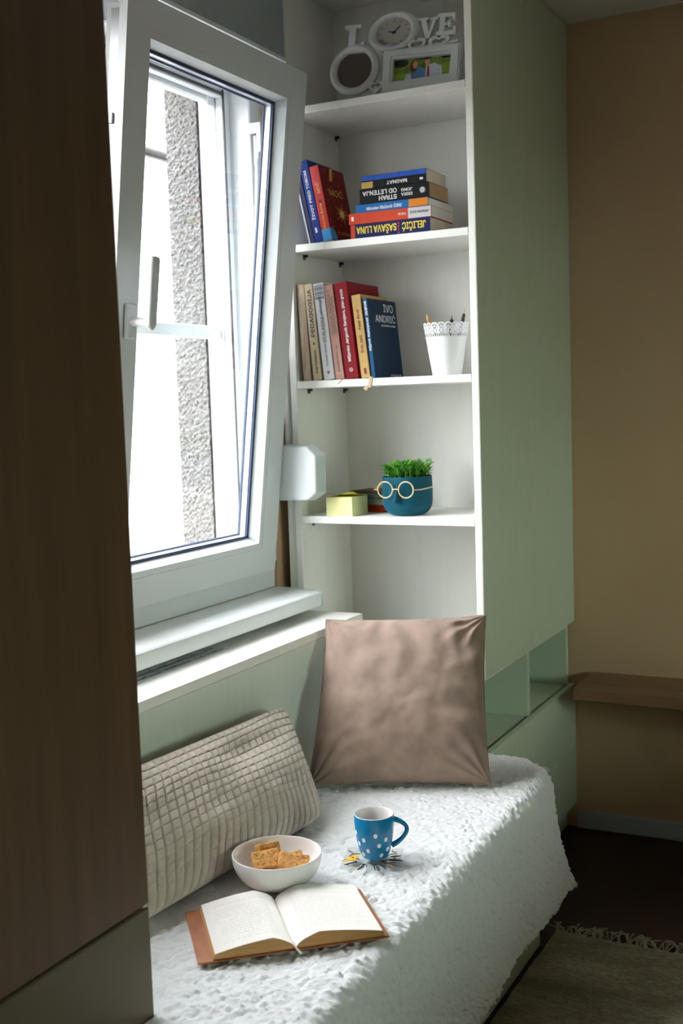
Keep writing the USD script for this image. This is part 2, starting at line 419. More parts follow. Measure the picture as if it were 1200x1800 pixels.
sw = thing('strap_winder', 'white rounded shutter strap winder box at the right of the sash', 'strap winder', (XW, 2.476, 1.097))
hull = []
for (x, z) in ((0.004, -0.066), (0.113, -0.064), (0.141, -0.047), (0.142, 0.042), (0.112, 0.063), (0.004, 0.066)):
    inn = 0.0 if x < 0.05 else 0.006
    for y in (-0.016, 0.016):
        hull.append(m3.Manifold.sphere(0.005, 12).translate((x - (0.012 if (y < 0 and x > 0.12) else 0.004), y, z * (0.96 if y < 0 else 1.0))))
part(sw, 'housing', tm(m3.Manifold.batch_hull(hull)), PVC, smooth=40)
part(sw, 'back_plate', bx(0.0005, 0.006, -0.02, 0.0205, -0.072, 0.072, 0.001), PVC)
part(sw, 'strap', bx(0.03, 0.032, 0.0, 0.012, 0.068, 0.90, 0.0003), M('grey_strap', (0.35, 0.34, 0.32), 0.8))

CX = -1.2372
rc = thing('radiator_cover', 'white laminate radiator cover below the sill behind the bench', 'radiator cover', (CX, 1.85, 0))
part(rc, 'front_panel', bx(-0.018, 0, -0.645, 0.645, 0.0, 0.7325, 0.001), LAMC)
gx0, gx1 = -0.21, -0.082
topm = mbox(-0.226, 0.0006, -0.645, 0.645, 0.7335, 0.7526) - mbox(gx0, gx1, -0.48, 0.185, 0.7, 0.8)
part(rc, 'top_board', tm(topm), LAM, smooth=False)
part(rc, 'end_panel', bx(-0.226, -0.019, 0.628, 0.645, 0, 0.7325, 0.001), LAM)
gs = mbox(gx0 + 0.0005, gx1 - 0.0005, -0.4795, 0.1845, 0.742, 0.7545)
for a in np.arange(-0.47, 0.17, 0.0485):
    for k in range(5):
        x = gx1 - 0.013 - k * 0.024
        gs = gs - mbox(x - 0.012, x, a, a + 0.043, 0.7, 0.8)
part(rc, 'vent_grille', tm(gs), PVC, smooth=False, label='slotted white vent grille in the top board')
part(rc, 'radiator', cat(*[bx(-0.20, -0.10, a, a + 0.03, 0.15, 0.66, 0.006) for a in np.arange(-0.46, 0.16, 0.045)]), M('dark_inside', (0.02, 0.02, 0.02), 0.8))

# ================================================================== SHELF UNIT
XL, XD, YS, YB = -1.399, -0.943, 2.5, 2.767
bc = thing('shelf_unit', 'tall white open shelf unit between the window and the cabinet', 'shelf unit', (-1.171, YS, 0))
B0 = np.array([-1.171, YS, 0])


def bcp(name, mesh, m=LAM, **k):
    return part(bc, name, mv(mesh, *(-B0)), m, **k)


bcp('side_panel', bx(XL - 0.018, XL, YS, YB, 0.55, ZC - 0.001, 0.001))
bcp('filler_strip', bx(XL - 0.040, XL - 0.0185, YS + 0.003, YS + 0.02, 0.70, ZC - 0.001, 0.001))
bcp('side_panel', bx(XD + 0.0003, -0.9264, YS, YB, 0.6145, ZC - 0.001, 0.0008))
bcp('back_panel', bx(XL - 0.018, XD + 0.0005, YB + 0.0005, YB + 0.008, 0.62, ZC - 0.001, 0))
bcp('top_panel', bx(XL, XD, YS, YB, 2.267, ZC - 0.001, 0.001))
bcp('bottom_panel', bx(XL + 0.18, XD, YS, YB, 0.596, 0.6140, 0.001))
for z in (1.971, 1.6485, 1.3197, 0.9878):
    bcp('shelf', bx(XL + 0.0005, XD - 0.0003, YS, YB, z - 0.0178, z, 0.001))
pin = M('dark_shelf_pin', (0.05, 0.05, 0.05), 0.5)
for z in (1.971, 1.6485, 1.3197, 0.9878):
    for y in (YS + 0.06, YB - 0.012):
        bcp('shelf_pin', cat(bx(XL, XL + 0.010, y - 0.004, y + 0.004, z - 0.0245, z - 0.018, 0.001), bx(XL, XL + 0.0015, y - 0.006, y + 0.006, z - 0.03, z - 0.018, 0.0004)), pin)

# ================================================================== WHITE CABINET beside the shelves
cb = thing('white_cabinet', 'tall white cabinet with two doors, open niches and drawers', 'cabinet', (-0.925, 2.875, 0))
K0 = np.array([-0.925, 2.875, 0])


def cbp(name, mesh, m=LAMF, **k):
    return part(cb, name, mv(mesh, *(-K0)), m, **k)


YM = 2.876
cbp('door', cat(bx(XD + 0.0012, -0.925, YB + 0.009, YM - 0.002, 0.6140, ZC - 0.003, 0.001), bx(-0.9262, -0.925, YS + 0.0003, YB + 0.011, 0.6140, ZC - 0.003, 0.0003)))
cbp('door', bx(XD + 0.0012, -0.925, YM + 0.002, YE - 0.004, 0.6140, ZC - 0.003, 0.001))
cbp('end_panel', bx(-1.215, XD, YS + 0.001, YS + 0.018, 0.0, 0.595, 0.001), LAM)
cbp('middle_panel', bx(-1.3, XD, YM - 0.016, YM + 0.004, 0.4295, 0.597, 0.001), LAMF)
cbp('far_panel', bx(-1.3, XD, YE - 0.030, YE - 0.012, 0.4295, 0.597, 0.001), LAMF)
cbp('niche_floor', bx(-1.3, XD - 0.009, YS + 0.0185, YE - 0.012, 0.411, 0.429, 0.001), LAMF)
cbp('niche_back', bx(-1.32, -1.301, YS + 0.0185, YE - 0.012, 0.40, 0.60, 0), LAMF, smooth=False)
cbp('carcass_bottom', bx(-1.3, XD - 0.001, YB + 0.010, YE - 0.012, 0.5975, 0.6135, 0.001), LAM)
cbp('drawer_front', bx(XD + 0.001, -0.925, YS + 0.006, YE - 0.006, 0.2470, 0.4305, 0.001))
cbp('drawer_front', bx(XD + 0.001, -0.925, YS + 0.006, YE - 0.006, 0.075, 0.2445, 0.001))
cbp('plinth', bx(-1.2, -0.955, YS + 0.02, YE - 0.006, 0, 0.073, 0.001))

# ================================================================== DARK WARDROBE on the left
wd = thing('dark_wardrobe', 'dark brown wood wardrobe filling the left edge near the camera', 'wardrobe', (-0.925, 0.3, 0))
part(wd, 'door', bx(-0.019, 0, 0.292, 0.900, 0.608, ZC - 0.003, 0.002), DWOOD)
part(wd, 'door', bx(-0.019, 0, -0.32, 0.288, 0.608, ZC - 0.003, 0.002), DWOOD)
part(wd, 'carcass', bx(-0.538, -0.021, -0.34, 0.898, 0.06, ZC - 0.002, 0.002), DWOOD2)
part(wd, 'drawer_front', bx(-0.019, 0, -0.32, 0.900, 0.06, 0.604, 0.002), DWOOD2, label='lighter olive brown lower front')
part(wd, 'plinth', bx(-0.5, -0.03, -0.34, 0.895, 0, 0.059, 0.001), DWOOD2)

# ================================================================== BED in the room, right of the frame
bed = thing('bed', 'low bed with dark brown cover standing in the room right of the frame', 'bed', (1.05, 1.75, 0))
BEDC = M('dark_brown_bedcover', (0.09, 0.06, 0.04), 0.9)
part(bed, 'base', bx(-0.70, 0.70, -1.15, 1.15, 0.06, 0.34, 0.006), DWOOD)
part(bed, 'mattress', rbox(-0.69, 0.69, -1.14, 1.14, 0.341, 0.56, 0.05), BEDC)
part(bed, 'pillow', rbox(-0.35, 0.35, 0.62, 1.05, 0.561, 0.68, 0.055), BEDC)
for sx in (-0.62, 0.62):
    for sy in (-1.05, 1.05):
        part(bed, 'leg', bx(sx - 0.03, sx + 0.03, sy - 0.03, sy + 0.03, 0, 0.0595, 0.003), DWOOD)

# ================================================================== FLOATING BOARD, RUG
single('wooden_wall_bench', 'brown wooden board fixed low along the ochre far wall', 'wooden board', bx(-0.877, 1.6, 3.043, YE - 0.001, 0.433, 0.468, 0.003), DESKW)

rg = thing('woven_rug', 'beige woven rug with a fringed end on the dark floor', 'rug', (-0.2, 1.5, 0))
RUGM = usdkit.material(stage, '/World/Looks/woven_beige_wool', {
    'tc': ('texture_coordinate', {}), 'mp': ('mapping', {'scale': (60, 260, 60)}), 'nz': ('noise_texture', {'scale': 1.0, 'detail': 3.0}),
    'm2': ('mapping', {'scale': (3, 9, 3)}), 'n2': ('noise_texture', {'scale': 1.0, 'detail': 2.0}), 'ad': ('math', {'math_type': 'multiply'}),
    'rp': ('rgb_ramp', {'ramp': [(0.12, (0.19, 0.175, 0.115)), (0.32, (0.42, 0.40, 0.29)), (0.5, (0.62, 0.60, 0.48))]}),
    'bp': ('bump', {'strength': 0.8, 'distance': 0.003}), 'p': ('principled_bsdf', {'roughness': 0.95})},
    [('tc.object', 'mp.vector'), ('mp.vector', 'nz.vector'), ('tc.object', 'm2.vector'), ('m2.vector', 'n2.vector'), ('nz.fac', 'ad.value1'), ('n2.fac', 'ad.value2'),
     ('ad.value', 'rp.fac'), ('rp.color', 'p.base_color'), ('nz.fac', 'bp.height'), ('bp.normal', 'p.normal')], surface='p.BSDF')
gxx, gyy = np.meshgrid(np.linspace(-0.585, 0.5, 230), np.linspace(-1.0, 1.055, 300), indexing='ij')
P3 = np.stack([gxx, gyy, np.zeros_like(gxx)], -1)
P3[..., 2] = 0.006 + 0.0022 * np.sin(gyy * 2 * np.pi / 0.012) * np.sin(gxx * 2 * np.pi / 0.016) + 0.003 * meshkit.fbm(P3 * [9, 9, 0] + 5, 3, 1)
P3[..., 1] += 0.006 * (meshkit.noise(P3 * [25, 2, 0], 4) - 0.5) * (gyy > 1.0)
P3[..., 0] += 0.008 * (meshkit.noise(P3 * [1, 20, 0], 9) - 0.5) * (gxx < -0.55)
part(rg, 'pile', trimesh.Trimesh(P3.reshape(-1, 3), grid_faces(230, 300), process=False), RUGM, smooth=True)
for i in range(34):
    x = -0.580 + i * 0.021 + rng.uniform(-0.004, 0.004)
    st = []
    for k in range(5):
        a, L = rng.normal(0, 0.45), rng.uniform(0.035, 0.065)
        t = np.linspace(0, 1, 7)
        bend = rng.normal(0, 0.014)
        st.append(tube(np.stack([x + 0.002 * k - 0.004 + L * t * math.sin(a) + bend * t ** 2, 1.052 + L * t * math.cos(a), 0.006 + 0.010 * np.sin(np.pi * t) * rng.uniform(0.3, 1.2)], 1), 0.0017, 5))
    part(rg, 'tassel', cat(*st), RUGM)

# ================================================================== BENCH AND BLANKET
bn = thing('window_bench', 'white bench box below the fleece blanket along the window', 'bench', (-1.02, 1.85, 0))
part(bn, 'base', cat(bx(CX + 0.002 + 1.02, -0.80 + 1.02, -0.645, 0.636, 0, 0.398, 0.002), bx(0.102, 0.2199, -0.75, -0.646, 0, 0.398, 0.002)), LAMF)
part(bn, 'seat_cushion', rbox(CX + 0.003 + 1.02, -0.760 + 1.02, -0.645, 0.622, 0.399, 0.434, 0.012), M('grey_cushion', (0.3, 0.3, 0.28), 0.9))


def blanket():
    ds = 0.0034
    # arc-length profile in x-z: top, rounded front edge, hanging front
    xs, zs = [], []
    Rr = 0.028
    top = np.arange(CX + 0.008, -0.742, ds)
    a = np.linspace(0, np.pi / 2, int(Rr * np.pi / 2 / ds))
    hang = np.linspace(0, 1, int(0.249 / ds))
    px = np.r_[top, -0.742 + Rr * np.sin(a), -0.714 + 0.008 * hang[1:]]
    pz = np.r_[np.full_like(top, 0.4475), 0.4475 - Rr + Rr * np.cos(a), 0.4195 - 0.2475 * hang[1:]]
    prof = np.stack([px, pz], 1)
    tg = np.gradient(prof, axis=0)
    tg /= np.linalg.norm(tg, axis=1, keepdims=True)
    nrm = np.stack([-tg[:, 1], tg[:, 0]], 1)
    s = np.r_[0, np.cumsum(np.linalg.norm(np.diff(prof, axis=0), axis=1))]
    hk = np.clip((0.44 - pz) / 0.27, 0, 1)
    yend = np.where(px < -0.80, 2.484 - (px + 1.23) * 0.09, 0)
    yend = np.where(px >= -0.80, np.interp(px, [-0.80, -0.74, -0.714], [2.445, 2.40, 2.365]), yend)
    yend = np.where(pz < 0.42, np.interp(pz, [0.17, 0.22, 0.30, 0.42], [2.475, 2.43, 2.385, 2.365]), yend)
    ny = 380
    v = np.linspace(0, 1, ny)
    Y = 1.09 + (yend[:, None] - 1.09) * v[None]
    Y = np.where((px < -0.92)[:, None] & (Y < 1.2015), 1.2015, Y)
    X = np.broadcast_to(prof[:, 0][:, None], Y.shape).copy()
    Z = np.broadcast_to(prof[:, 1][:, None], Y.shape).copy()
    # narrowing at the far end, gentle folds in the hanging part
    X -= np.clip((X + 0.9) / 0.18, 0, 1) * np.clip((Y - 1.4) / 1.0, 0, 1) * 0.018 * (1 - hk[:, None])
    fold = 0.007 * np.sin(Y * 17 + 1.3) + 0.010 * (meshkit.noise(np.stack([Y * 4, Z * 3, 0 * Y], -1), 5) - 0.5)
    X += hk[:, None] * fold * 0.8
    Z += 0.004 * (meshkit.fbm(np.stack([X * 7, Y * 7, 0 * X], -1), 2, 8) - 0.5) * (1 - hk[:, None])
    lowz = np.interp(Y, [1.2, 1.8, 2.2, 2.42, 2.48], [0.0, 0.0, 0.016, 0.0, -0.012])
    Z += lowz * hk[:, None] ** 2
    # popcorn curls of the sherpa fleece
    SS = np.broadcast_to(s[:, None], Y.shape)
    q = np.stack([SS, Y], -1).reshape(-1, 2)
    n = int((s[-1]) * 1.42 / 0.0085 ** 2)
    seeds = np.random.default_rng(3).uniform([0, 1.08], [s[-1], 2.5], (n, 2))
    tree = cKDTree(seeds)
    warp = 0.004 * np.stack([meshkit.noise(np.c_[q * 160, 0 * q[:, :1]], 1), meshkit.noise(np.c_[q * 160, 0 * q[:, :1]], 2)], 1)
    d, idx = tree.query(q + warp, k=2)
    amp = np.random.default_rng(5).uniform(0.55, 1.25, n)[idx[:, 0]]
    h = ((0.65 * np.sqrt(np.clip(1 - (d[:, 0] / 0.0078) ** 2, 0, 1)) + 0.35 * np.clip((d[:, 1] - d[:, 0]) / 0.006, 0, 1)) * 0.0064 * amp + 0.0026 * meshkit.fbm(np.c_[q * 420, 0 * q[:, :1]], 2, 4)).reshape(Y.shape)
    topv = np.stack([X + nrm[:, 0][:, None] * h, Y, Z + nrm[:, 1][:, None] * h], -1)
    th = 0.009
    botv = np.stack([X - nrm[:, 0][:, None] * th, Y, Z - nrm[:, 1][:, None] * th], -1)
    nu = len(prof)
    # ragged edge at hem and end
    e = 0.006 * (meshkit.fbm(topv * 90, 2, 6) - 0.5)
    topv[-3:, :, 2] += 2 * e[-3:]
    topv[:, -3:, 1] += 2 * e[:, -3:]
    N = nu * ny
    fa = grid_faces(nu, ny)
    fb = fa[:, ::-1] + N
    ids = np.arange(N).reshape(nu, ny)
    loop = np.r_[ids[:, 0], ids[-1, 1:], ids[-2::-1, -1], ids[0, -2:0:-1]]
    nx = np.roll(loop, -1)
    side = np.vstack([np.c_[loop, nx + N, nx], np.c_[loop, loop + N, nx + N]])
    m = trimesh.Trimesh(np.vstack([topv.reshape(-1, 3), botv.reshape(-1, 3)]), np.vstack([fa, fb, side]), process=False)
    if m.volume < 0:
        m.invert()
    return m


FLEECE = M('white_sherpa_fleece', (0.83, 0.83, 0.83), 1.0, bump=0.6, bscale=(520, 520, 520), dist=0.003, spec=0.1)
single('fleece_blanket', 'white sherpa fleece blanket draped over the bench and its front', 'blanket', mv(blanket(), 1.0, -1.85, -0.45), FLEECE, loc=(-1.0, 1.85, 0.45), smooth=True)
ZB = 0.4592   # where things stand on the fleece


# ================================================================== CUSHIONS
def pillow_surface(corners, T, n, pinch, flat_back=1.0, bump=None, thick_pow=0.42, rnd=0.0):
    """corners: bl, br, tr, tl. returns a closed mesh: front and back sheets sewn along the edge"""
    bl, br, trc, tl = map(np.array, corners)
    nu, nv = n
    u, v = np.meshgrid(np.linspace(-1, 1, nu), np.linspace(-1, 1, nv), indexing='ij')
    # concave sides between the corners
    uu = u * (1 - pinch * (1 - v ** 2))
    vv = v * (1 - pinch * (1 - u ** 2))
    if rnd:
        k = 1 - rnd * (u ** 8) * (v ** 8)
        uu, vv = uu * k, vv * k
    a, b = (uu[..., None] + 1) / 2, (vv[..., None] + 1) / 2
    P = (bl * (1 - a) + br * a) * (1 - b) + (tl * (1 - a) + trc * a) * b
    nrm = np.cross((br - bl) + (trc - tl), (tl - bl) + (trc - br))
    nrm /= np.linalg.norm(nrm)
    h = T * ((1 - u ** 2) * (1 - v ** 2)) ** thick_pow
    hf, hb = h.copy(), h * flat_back
    if bump is not None:
        hf = hf + bump(u, v, P)
    F = P + nrm * hf[..., None]
    Bk = P - nrm * hb[..., None]
    N = nu * nv
    fa = grid_faces(nu, nv)
    m = trimesh.Trimesh(np.vstack([F.reshape(-1, 3), Bk.reshape(-1, 3)]), np.vstack([fa, fa[:, ::-1] + N]), process=False)
    edge = (np.abs(u) == 1) | (np.abs(v) == 1)
    idx = np.arange(2 * N)
    idx[N:][edge.ravel()] = np.arange(N)[edge.ravel()]
    m.faces = idx[m.faces]
    m.remove_unreferenced_vertices()
    if m.volume < 0:
        m.invert()
    return m


def wrinkle(u, v, P):
    w = np.zeros_like(u)
    R = np.random.default_rng(11)
    for cu, cv in ((-1, 1), (1, 1), (1, -1), (-1, -1)):
        d = np.hypot(u - cu, v - cv)
        ang = np.arctan2(v - cv, u - cu)
        w += 0.0032 * np.exp(-(d - 0.28) ** 2 / 0.07) * np.sin(ang * 15 + 4 * meshkit.noise(np.stack([u * 3, v * 3, 0 * u], -1), 3) + cu * 2 + cv)
    # pulls along the upper seam and left side
    w += 0.0070 * np.exp(-(1 - v) / 0.35) * (1 - v ** 8) * np.sin(u * 19 + 5 * meshkit.noise(np.stack([u * 2, v * 2, 0 * u + 3], -1), 8))
    w += 0.0055 * np.exp(-(1 + u) / 0.25) * (1 - u ** 8) * np.sin(v * 15 + 5 * meshkit.noise(np.stack([u * 2, v * 2, 0 * u + 7], -1), 9))
    w += 0.0055 * np.exp(-(1 - u) / 0.25) * (1 - u ** 8) * np.sin(v * 17 + 5 * meshkit.noise(np.stack([u * 2, v * 2, 0 * u + 1], -1), 19))
    w += 0.018 * (meshkit.fbm(np.stack([u * 2.2, v * 2.2, 0 * u], -1), 3, 12) - 0.5) * (1 - u ** 4) * (1 - v ** 4)
    return w


SUEDE = M('dusty_brown_suede', (0.285, 0.195, 0.15), 0.9, var=0.25, vscale=(16, 16, 16), bump=0.25, bscale=(300, 300, 300), sheen=0.15, dist=0.001)
bl, br, tr_, tl_ = (-1.170, 2.075, 0.462), (-0.818, 2.225, 0.462), (-0.880, 2.385, 0.787), (-1.232, 2.300, 0.772)
cen = np.array([-1.02, 2.2, 0.455])
bp = thing('brown_cushion', 'square dusty brown suede cushion leaning at the far end of the bench', 'cushion', cen)
part(bp, 'cover', mv(pillow_surface([bl, br, tr_, tl_], 0.074, (190, 190), 0.045, 0.8, wrinkle), *(-cen)), SUEDE, smooth=True)
em = []
for t in np.linspace(-1, 1, 60):
    pass
cs = [np.array(c) for c in (bl, br, tr_, tl_)]


def edge_pts(side, pinch=0.045, n=50):
    t = np.linspace(-1, 1, n)
    u, v = {'b': (t, -np.ones(n)), 'r': (np.ones(n), t), 't': (t[::-1], np.ones(n)), 'l': (-np.ones(n), t[::-1])}[side]
    uu, vv = u * (1 - pinch * (1 - v ** 2)), v * (1 - pinch * (1 - u ** 2))
    a, b = (uu[:, None] + 1) / 2, (vv[:, None] + 1) / 2
    return (cs[0] * (1 - a) + cs[1] * a) * (1 - b) + (cs[3] * (1 - a) + cs[2] * a) * b


seam = np.vstack([edge_pts(s)[:-1] for s in 'brtl'])
part(bp, 'seam', mv(tube(seam, 0.0022, 6, closed=True), *(-cen)), SUEDE)


def waffle(u, v, P):
    # rows of small squares, rows longer lower down
    W = 0.5 + 0.0
    x = (u + 1) / 2 * 0.55 / 0.0205 + 0.5 * (meshkit.noise(np.stack([u * 3, v * 3, 0 * u], -1), 2) - 0.5)
    y = (v + 1) / 2 * 0.33 / 0.0205 + 0.5 * (meshkit.noise(np.stack([u * 3, v * 3, 0 * u + 5], -1), 4) - 0.5)
    fx, fy = np.abs((x % 1) - 0.5) * 2, np.abs((y % 1) - 0.5) * 2
    gx = np.clip(1 - fx ** 4, 0, 1) ** 0.6
    gy = np.clip(1 - fy ** 6, 0, 1) ** 0.6
    lowr = np.clip(0.62 + 0.42 * v, 0.25, 1)
    deep = 0.0092 * gx * (1 - lowr * 0.55 + lowr * 0.55 * gy)
    fade = np.clip((1 - np.abs(u)) / 0.02, 0, 1) * np.clip((1 - np.abs(v)) / 0.03, 0, 1)
    soft = 0.016 * (meshkit.fbm(np.stack([u * 2.5, v * 2, 0 * u], -1), 2, 21) - 0.5) * (1 - v ** 4) * (1 - u ** 4)
    dent = -0.012 * np.exp(-((u - 0.25) ** 2 / 0.12 + (v - 0.55) ** 2 / 0.05))
    return deep * fade + soft + dent


WAF = M('beige_waffle_plush', (0.53, 0.455, 0.38), 0.95, var=0.12, vscale=(60, 60, 60), bump=0.5, bscale=(700, 700, 700), sheen=0.5, dist=0.002)
wc = np.array([-1.13, 1.7, 0.455])
wp = [(-1.100, 1.35, 0.463), (-1.056, 1.922, 0.460), (-1.205, 2.035, 0.640), (-1.210, 1.46, 0.660)]
wt = thing('waffle_cushion', 'greyish beige waffle plush cushion leaning on the radiator cover', 'cushion', wc)
part(wt, 'cover', mv(pillow_surface(wp, 0.048, (520, 320), 0.02, 0.45, waffle, 0.40, 0.035), *(-wc)), WAF, smooth=True)

# ================================================================== BOWL OF BISCUITS
bwl = (-0.977, 1.619, ZB)
th = np.linspace(0, 1, 14)
outer = np.stack([0.030 + 0.0455 * np.sin(th * np.pi / 2) ** 0.9, 0.003 + 0.0525 * (1 - np.cos(th * np.pi / 2)) ** 0.95], 1)
inner = outer[::-1] - [0.0026, 0]
inner[:, 1] = np.clip(inner[:, 1] + 0.0015, 0.005, None)
prof = np.vstack([[[0.0, 0.0015], [0.027, 0.0], [0.0295, 0.001]], outer, [[outer[-1, 0] - 0.0005, outer[-1, 1] + 0.0012], [outer[-1, 0] - 0.0018, outer[-1, 1] + 0.0012]], inner[1:], [[0.0, 0.005]]])
bo = thing('biscuit_bowl', 'small white ceramic bowl holding biscuits on the blanket', 'bowl', bwl)
part(bo, 'bowl', lathe(prof, 72), CERW, smooth=50)
BISC = M('golden_biscuit', (0.62, 0.30, 0.08), 0.8, var=0.3, vscale=(120, 120, 120), bump=0.8, bscale=(240, 240, 240), dist=0.003)


def biscuit(seed, lx, ly, lz):
    # rounded slab with docked, slightly rough faces
    m = man(rbox(-lx / 2, lx / 2, -ly / 2, ly / 2, -lz / 2, lz / 2, 0.0028, 10))
    for a in np.linspace(-0.32, 0.32, 4):
        for b in (-0.25, 0.25):
            m = m - m3.Manifold.sphere(0.0016, 8).translate((a * lx, b * ly, lz / 2))
    t = tm(m.refine_to_length(0.0022))
    n = meshkit.fbm(t.vertices * 300 + seed * 7, 3, seed)
    t.vertices += t.vertex_normals * ((n - 0.5) * 0.0022)[:, None]
    return t


bisc = [('golden biscuit standing against the back of the bowl', (-0.030, 0.022, 0.043), (66, 8, 70), (0.046, 0.032, 0.014)),
        ('largest golden biscuit leaning in the middle of the bowl', (-0.018, -0.004, 0.0405), (40, -6, 38), (0.048, 0.034, 0.014)),
        ('golden biscuit on the right side of the bowl', (0.026, 0.010, 0.0385), (32, 12, 30), (0.052, 0.032, 0.013)),
        ('golden biscuit half hidden under the others in the bowl', (0.006, 0.034, 0.031), (26, -8, 40), (0.046, 0.028, 0.009)),
        ('broken golden biscuit piece lying low at the front of the bowl', (-0.004, -0.026, 0.026), (14, 6, 38), (0.032, 0.022, 0.009))]
for i, (lb, o, rr, sz) in enumerate(bisc):
    single('biscuit', lb, 'biscuit', biscuit(i + 1, *sz), BISC, loc=np.array(bwl) + o, rot=rr, smooth=50, group='biscuits in the white bowl')

# ================================================================== MUG ON A COASTER
TEAL = M('teal_blue_glaze', C(0, 120, 168), 0.2)
mloc = np.array([-0.876, 1.788, ZB + 0.003])
mg = thing('polka_dot_mug', 'teal blue mug with white dots standing on the coaster', 'mug', mloc)
H = 0.0765
zz = np.linspace(0, 1, 16)
rad = lambda t: 0.0235 + 0.0119 * np.sin(np.clip(t, 0, 1) * np.pi / 2) ** 0.6
oz = 0.004 + (H - 0.004) * zz
op = np.stack([rad(zz), oz], 1)
bodyp = np.vstack([[[0, 0.0008], [0.0205, 0.0], [0.0228, 0.001], [0.0236, 0.003]], op[1:], [[op[-1, 0] - 0.001, H + 0.0004]]])
innp = np.vstack([[[op[-1, 0] - 0.0006, H - 0.001], [op[-1, 0] - 0.0008, H + 0.0010], [op[-1, 0] - 0.0016, H + 0.0012], [op[-1, 0] - 0.0028, H]], np.stack([rad(zz[::-1]) - 0.003, oz[::-1]], 1)[1:], [[0, 0.004]]])
part(mg, 'body', lathe(bodyp, 72), TEAL, smooth=50)
part(mg, 'inside', lathe(innp, 72), CERW, smooth=50, label='white glazed inside and rim')
ha = math.atan2(0.45, 0.89)
t = np.linspace(0, 1, 24)
hx = 0.033 + 0.026 * np.sin(np.pi * t) ** 0.75 - 0.003 * t
hz = 0.0665 - 0.048 * t + 0.004 * np.sin(np.pi * t)
hp = np.stack([hx * math.cos(ha), hx * math.sin(ha), hz], 1)
part(mg, 'handle', tube(hp, 0.0038 + 0.0012 * np.abs(2 * t - 1) ** 3, 10), TEAL, smooth=60)
DOT = M('white_dot_glaze', (0.85, 0.88, 0.88), 0.25)
for row, (zt, n, ph) in enumerate(((0.61, 5, 0.15), (0.48, 5, 0.62), (0.35, 5, 0.30), (0.21, 5, 0.78), (0.08, 5, 0.45))):
    for k in range(n):
        a = 2 * np.pi * (k + ph) / n
        if abs((a - ha + np.pi) % (2 * np.pi) - np.pi) < 0.3:
            continue
        r_ = rad(zt) + 0.0001
        uu = np.linspace(0, 2 * np.pi, 13)[:-1]
        ring_ = [(r_ + 0.0003, a, 0.0)] + [(r_ + 0.0001, a + 0.0037 * math.cos(q) / r_, 0.0043 * math.sin(q)) for q in uu]
        vv = np.array([[q[0] * math.cos(q[1]), q[0] * math.sin(q[1]), 0.004 + (H - 0.004) * zt + q[2]] for q in ring_])
        vv[:, :2] *= (rad(zt + (vv[:, 2] - vv[0, 2]) / (H - 0.004)) / rad(zt))[:, None]
        part(mg, 'dot', trimesh.Trimesh(vv, [[0, i + 1, (i + 1) % 12 + 1] for i in range(12)], process=False), DOT, smooth=True)
part(mg, 'tea', mv(trimesh.creation.cylinder(0.0305, 0.002, sections=40), 0, 0, H - 0.023), M('brown_tea', (0.10, 0.035, 0.012), 0.08), label='brown tea')
part(mg, 'tea_string', tube([(-0.0315, 0.006, H - 0.004), (-0.030, 0.0, H - 0.012), (-0.026, -0.002, H - 0.022)], 0.0006, 5), CERW)

cloc = np.array([-0.876, 1.776, ZB])
co = thing('patterned_coaster', 'square clear coaster with black line drawing and yellow bird under the mug', 'coaster', cloc, (0, 0, 18))
part(co, 'plate', mv(ext(sbox(-0.047, -0.047, 0.047, 0.047).buffer(0.004), 0.0016), 0, 0, 0.0004), GLASS)
INK = M('black_ink', (0.012, 0.012, 0.014), 0.5)
ln = []
for k in range(16):
    a = rng.uniform(0, 2 * np.pi)
    c0 = np.array([math.cos(a), math.sin(a)]) * rng.uniform(0.026, 0.044)
    tt = np.linspace(0, 1, 9)
    ph, L, cv = rng.uniform(0, 6.28), rng.uniform(0.014, 0.03), rng.uniform(-2.5, 2.5)
    an = ph + cv * tt
    pp = np.cumsum(np.stack([np.cos(an), np.sin(an)], 1) * L / 9, 0) + c0 - [L / 2 * math.cos(ph), L / 2 * math.sin(ph)]
    pp = np.clip(pp, -0.047, 0.047)
    ln.append(tube(np.c_[pp, np.full(9, 0.003)], 0.0007, 5))
for a0 in (-1.9, -1.35, -1.0, -0.6, -0.15, -2.5):
    tt = np.linspace(0.55, 1, 6)[:, None]
    ln.append(tube(np.hstack([tt * 0.056 * np.array([[math.cos(a0), math.sin(a0)]]), np.full((6, 1), 0.003)]), np.linspace(0.0017, 0.0006, 6), 5))
part(co, 'line_drawing', cat(*ln), INK)
for k, (lx, ly, la, lc) in enumerate(((0.040, 0.012, 20, (96, 84, 60)), (0.044, -0.004, -15, (60, 96, 84)), (0.016, -0.043, -70, (52, 70, 60)), (-0.014, -0.044, 60, (120, 104, 90)), (0.036, -0.030, -40, (150, 120, 96)), (-0.042, 0.026, 130, (140, 120, 130)))):
    lf = affinity.translate(affinity.rotate(affinity.scale(Point(0, 0).buffer(1, 6), 0.010, 0.0028), la), lx, ly)
    part(co, 'leaf_print', mv(ext(lf, 0.0006), 0, 0, 0.0022), M(f'leaf_print_{k}', C(*lc), 0.6), smooth=False)
part(co, 'yellow_bird', mv(ext(unary_union([Point(-0.036, -0.006).buffer(0.008), Point(-0.031, 0.004).buffer(0.006), Polygon([(-0.042, -0.01), (-0.052, -0.018), (-0.036, -0.014)])]), 0.001), 0, 0, 0.0026), M('yellow_print', C(240, 190, 20), 0.4))
part(co, 'red_mark', mv(ext(Point(-0.034, -0.002).buffer(0.0022), 0.0006), 0, 0, 0.0037), M('red_print', C(190, 50, 30), 0.5))

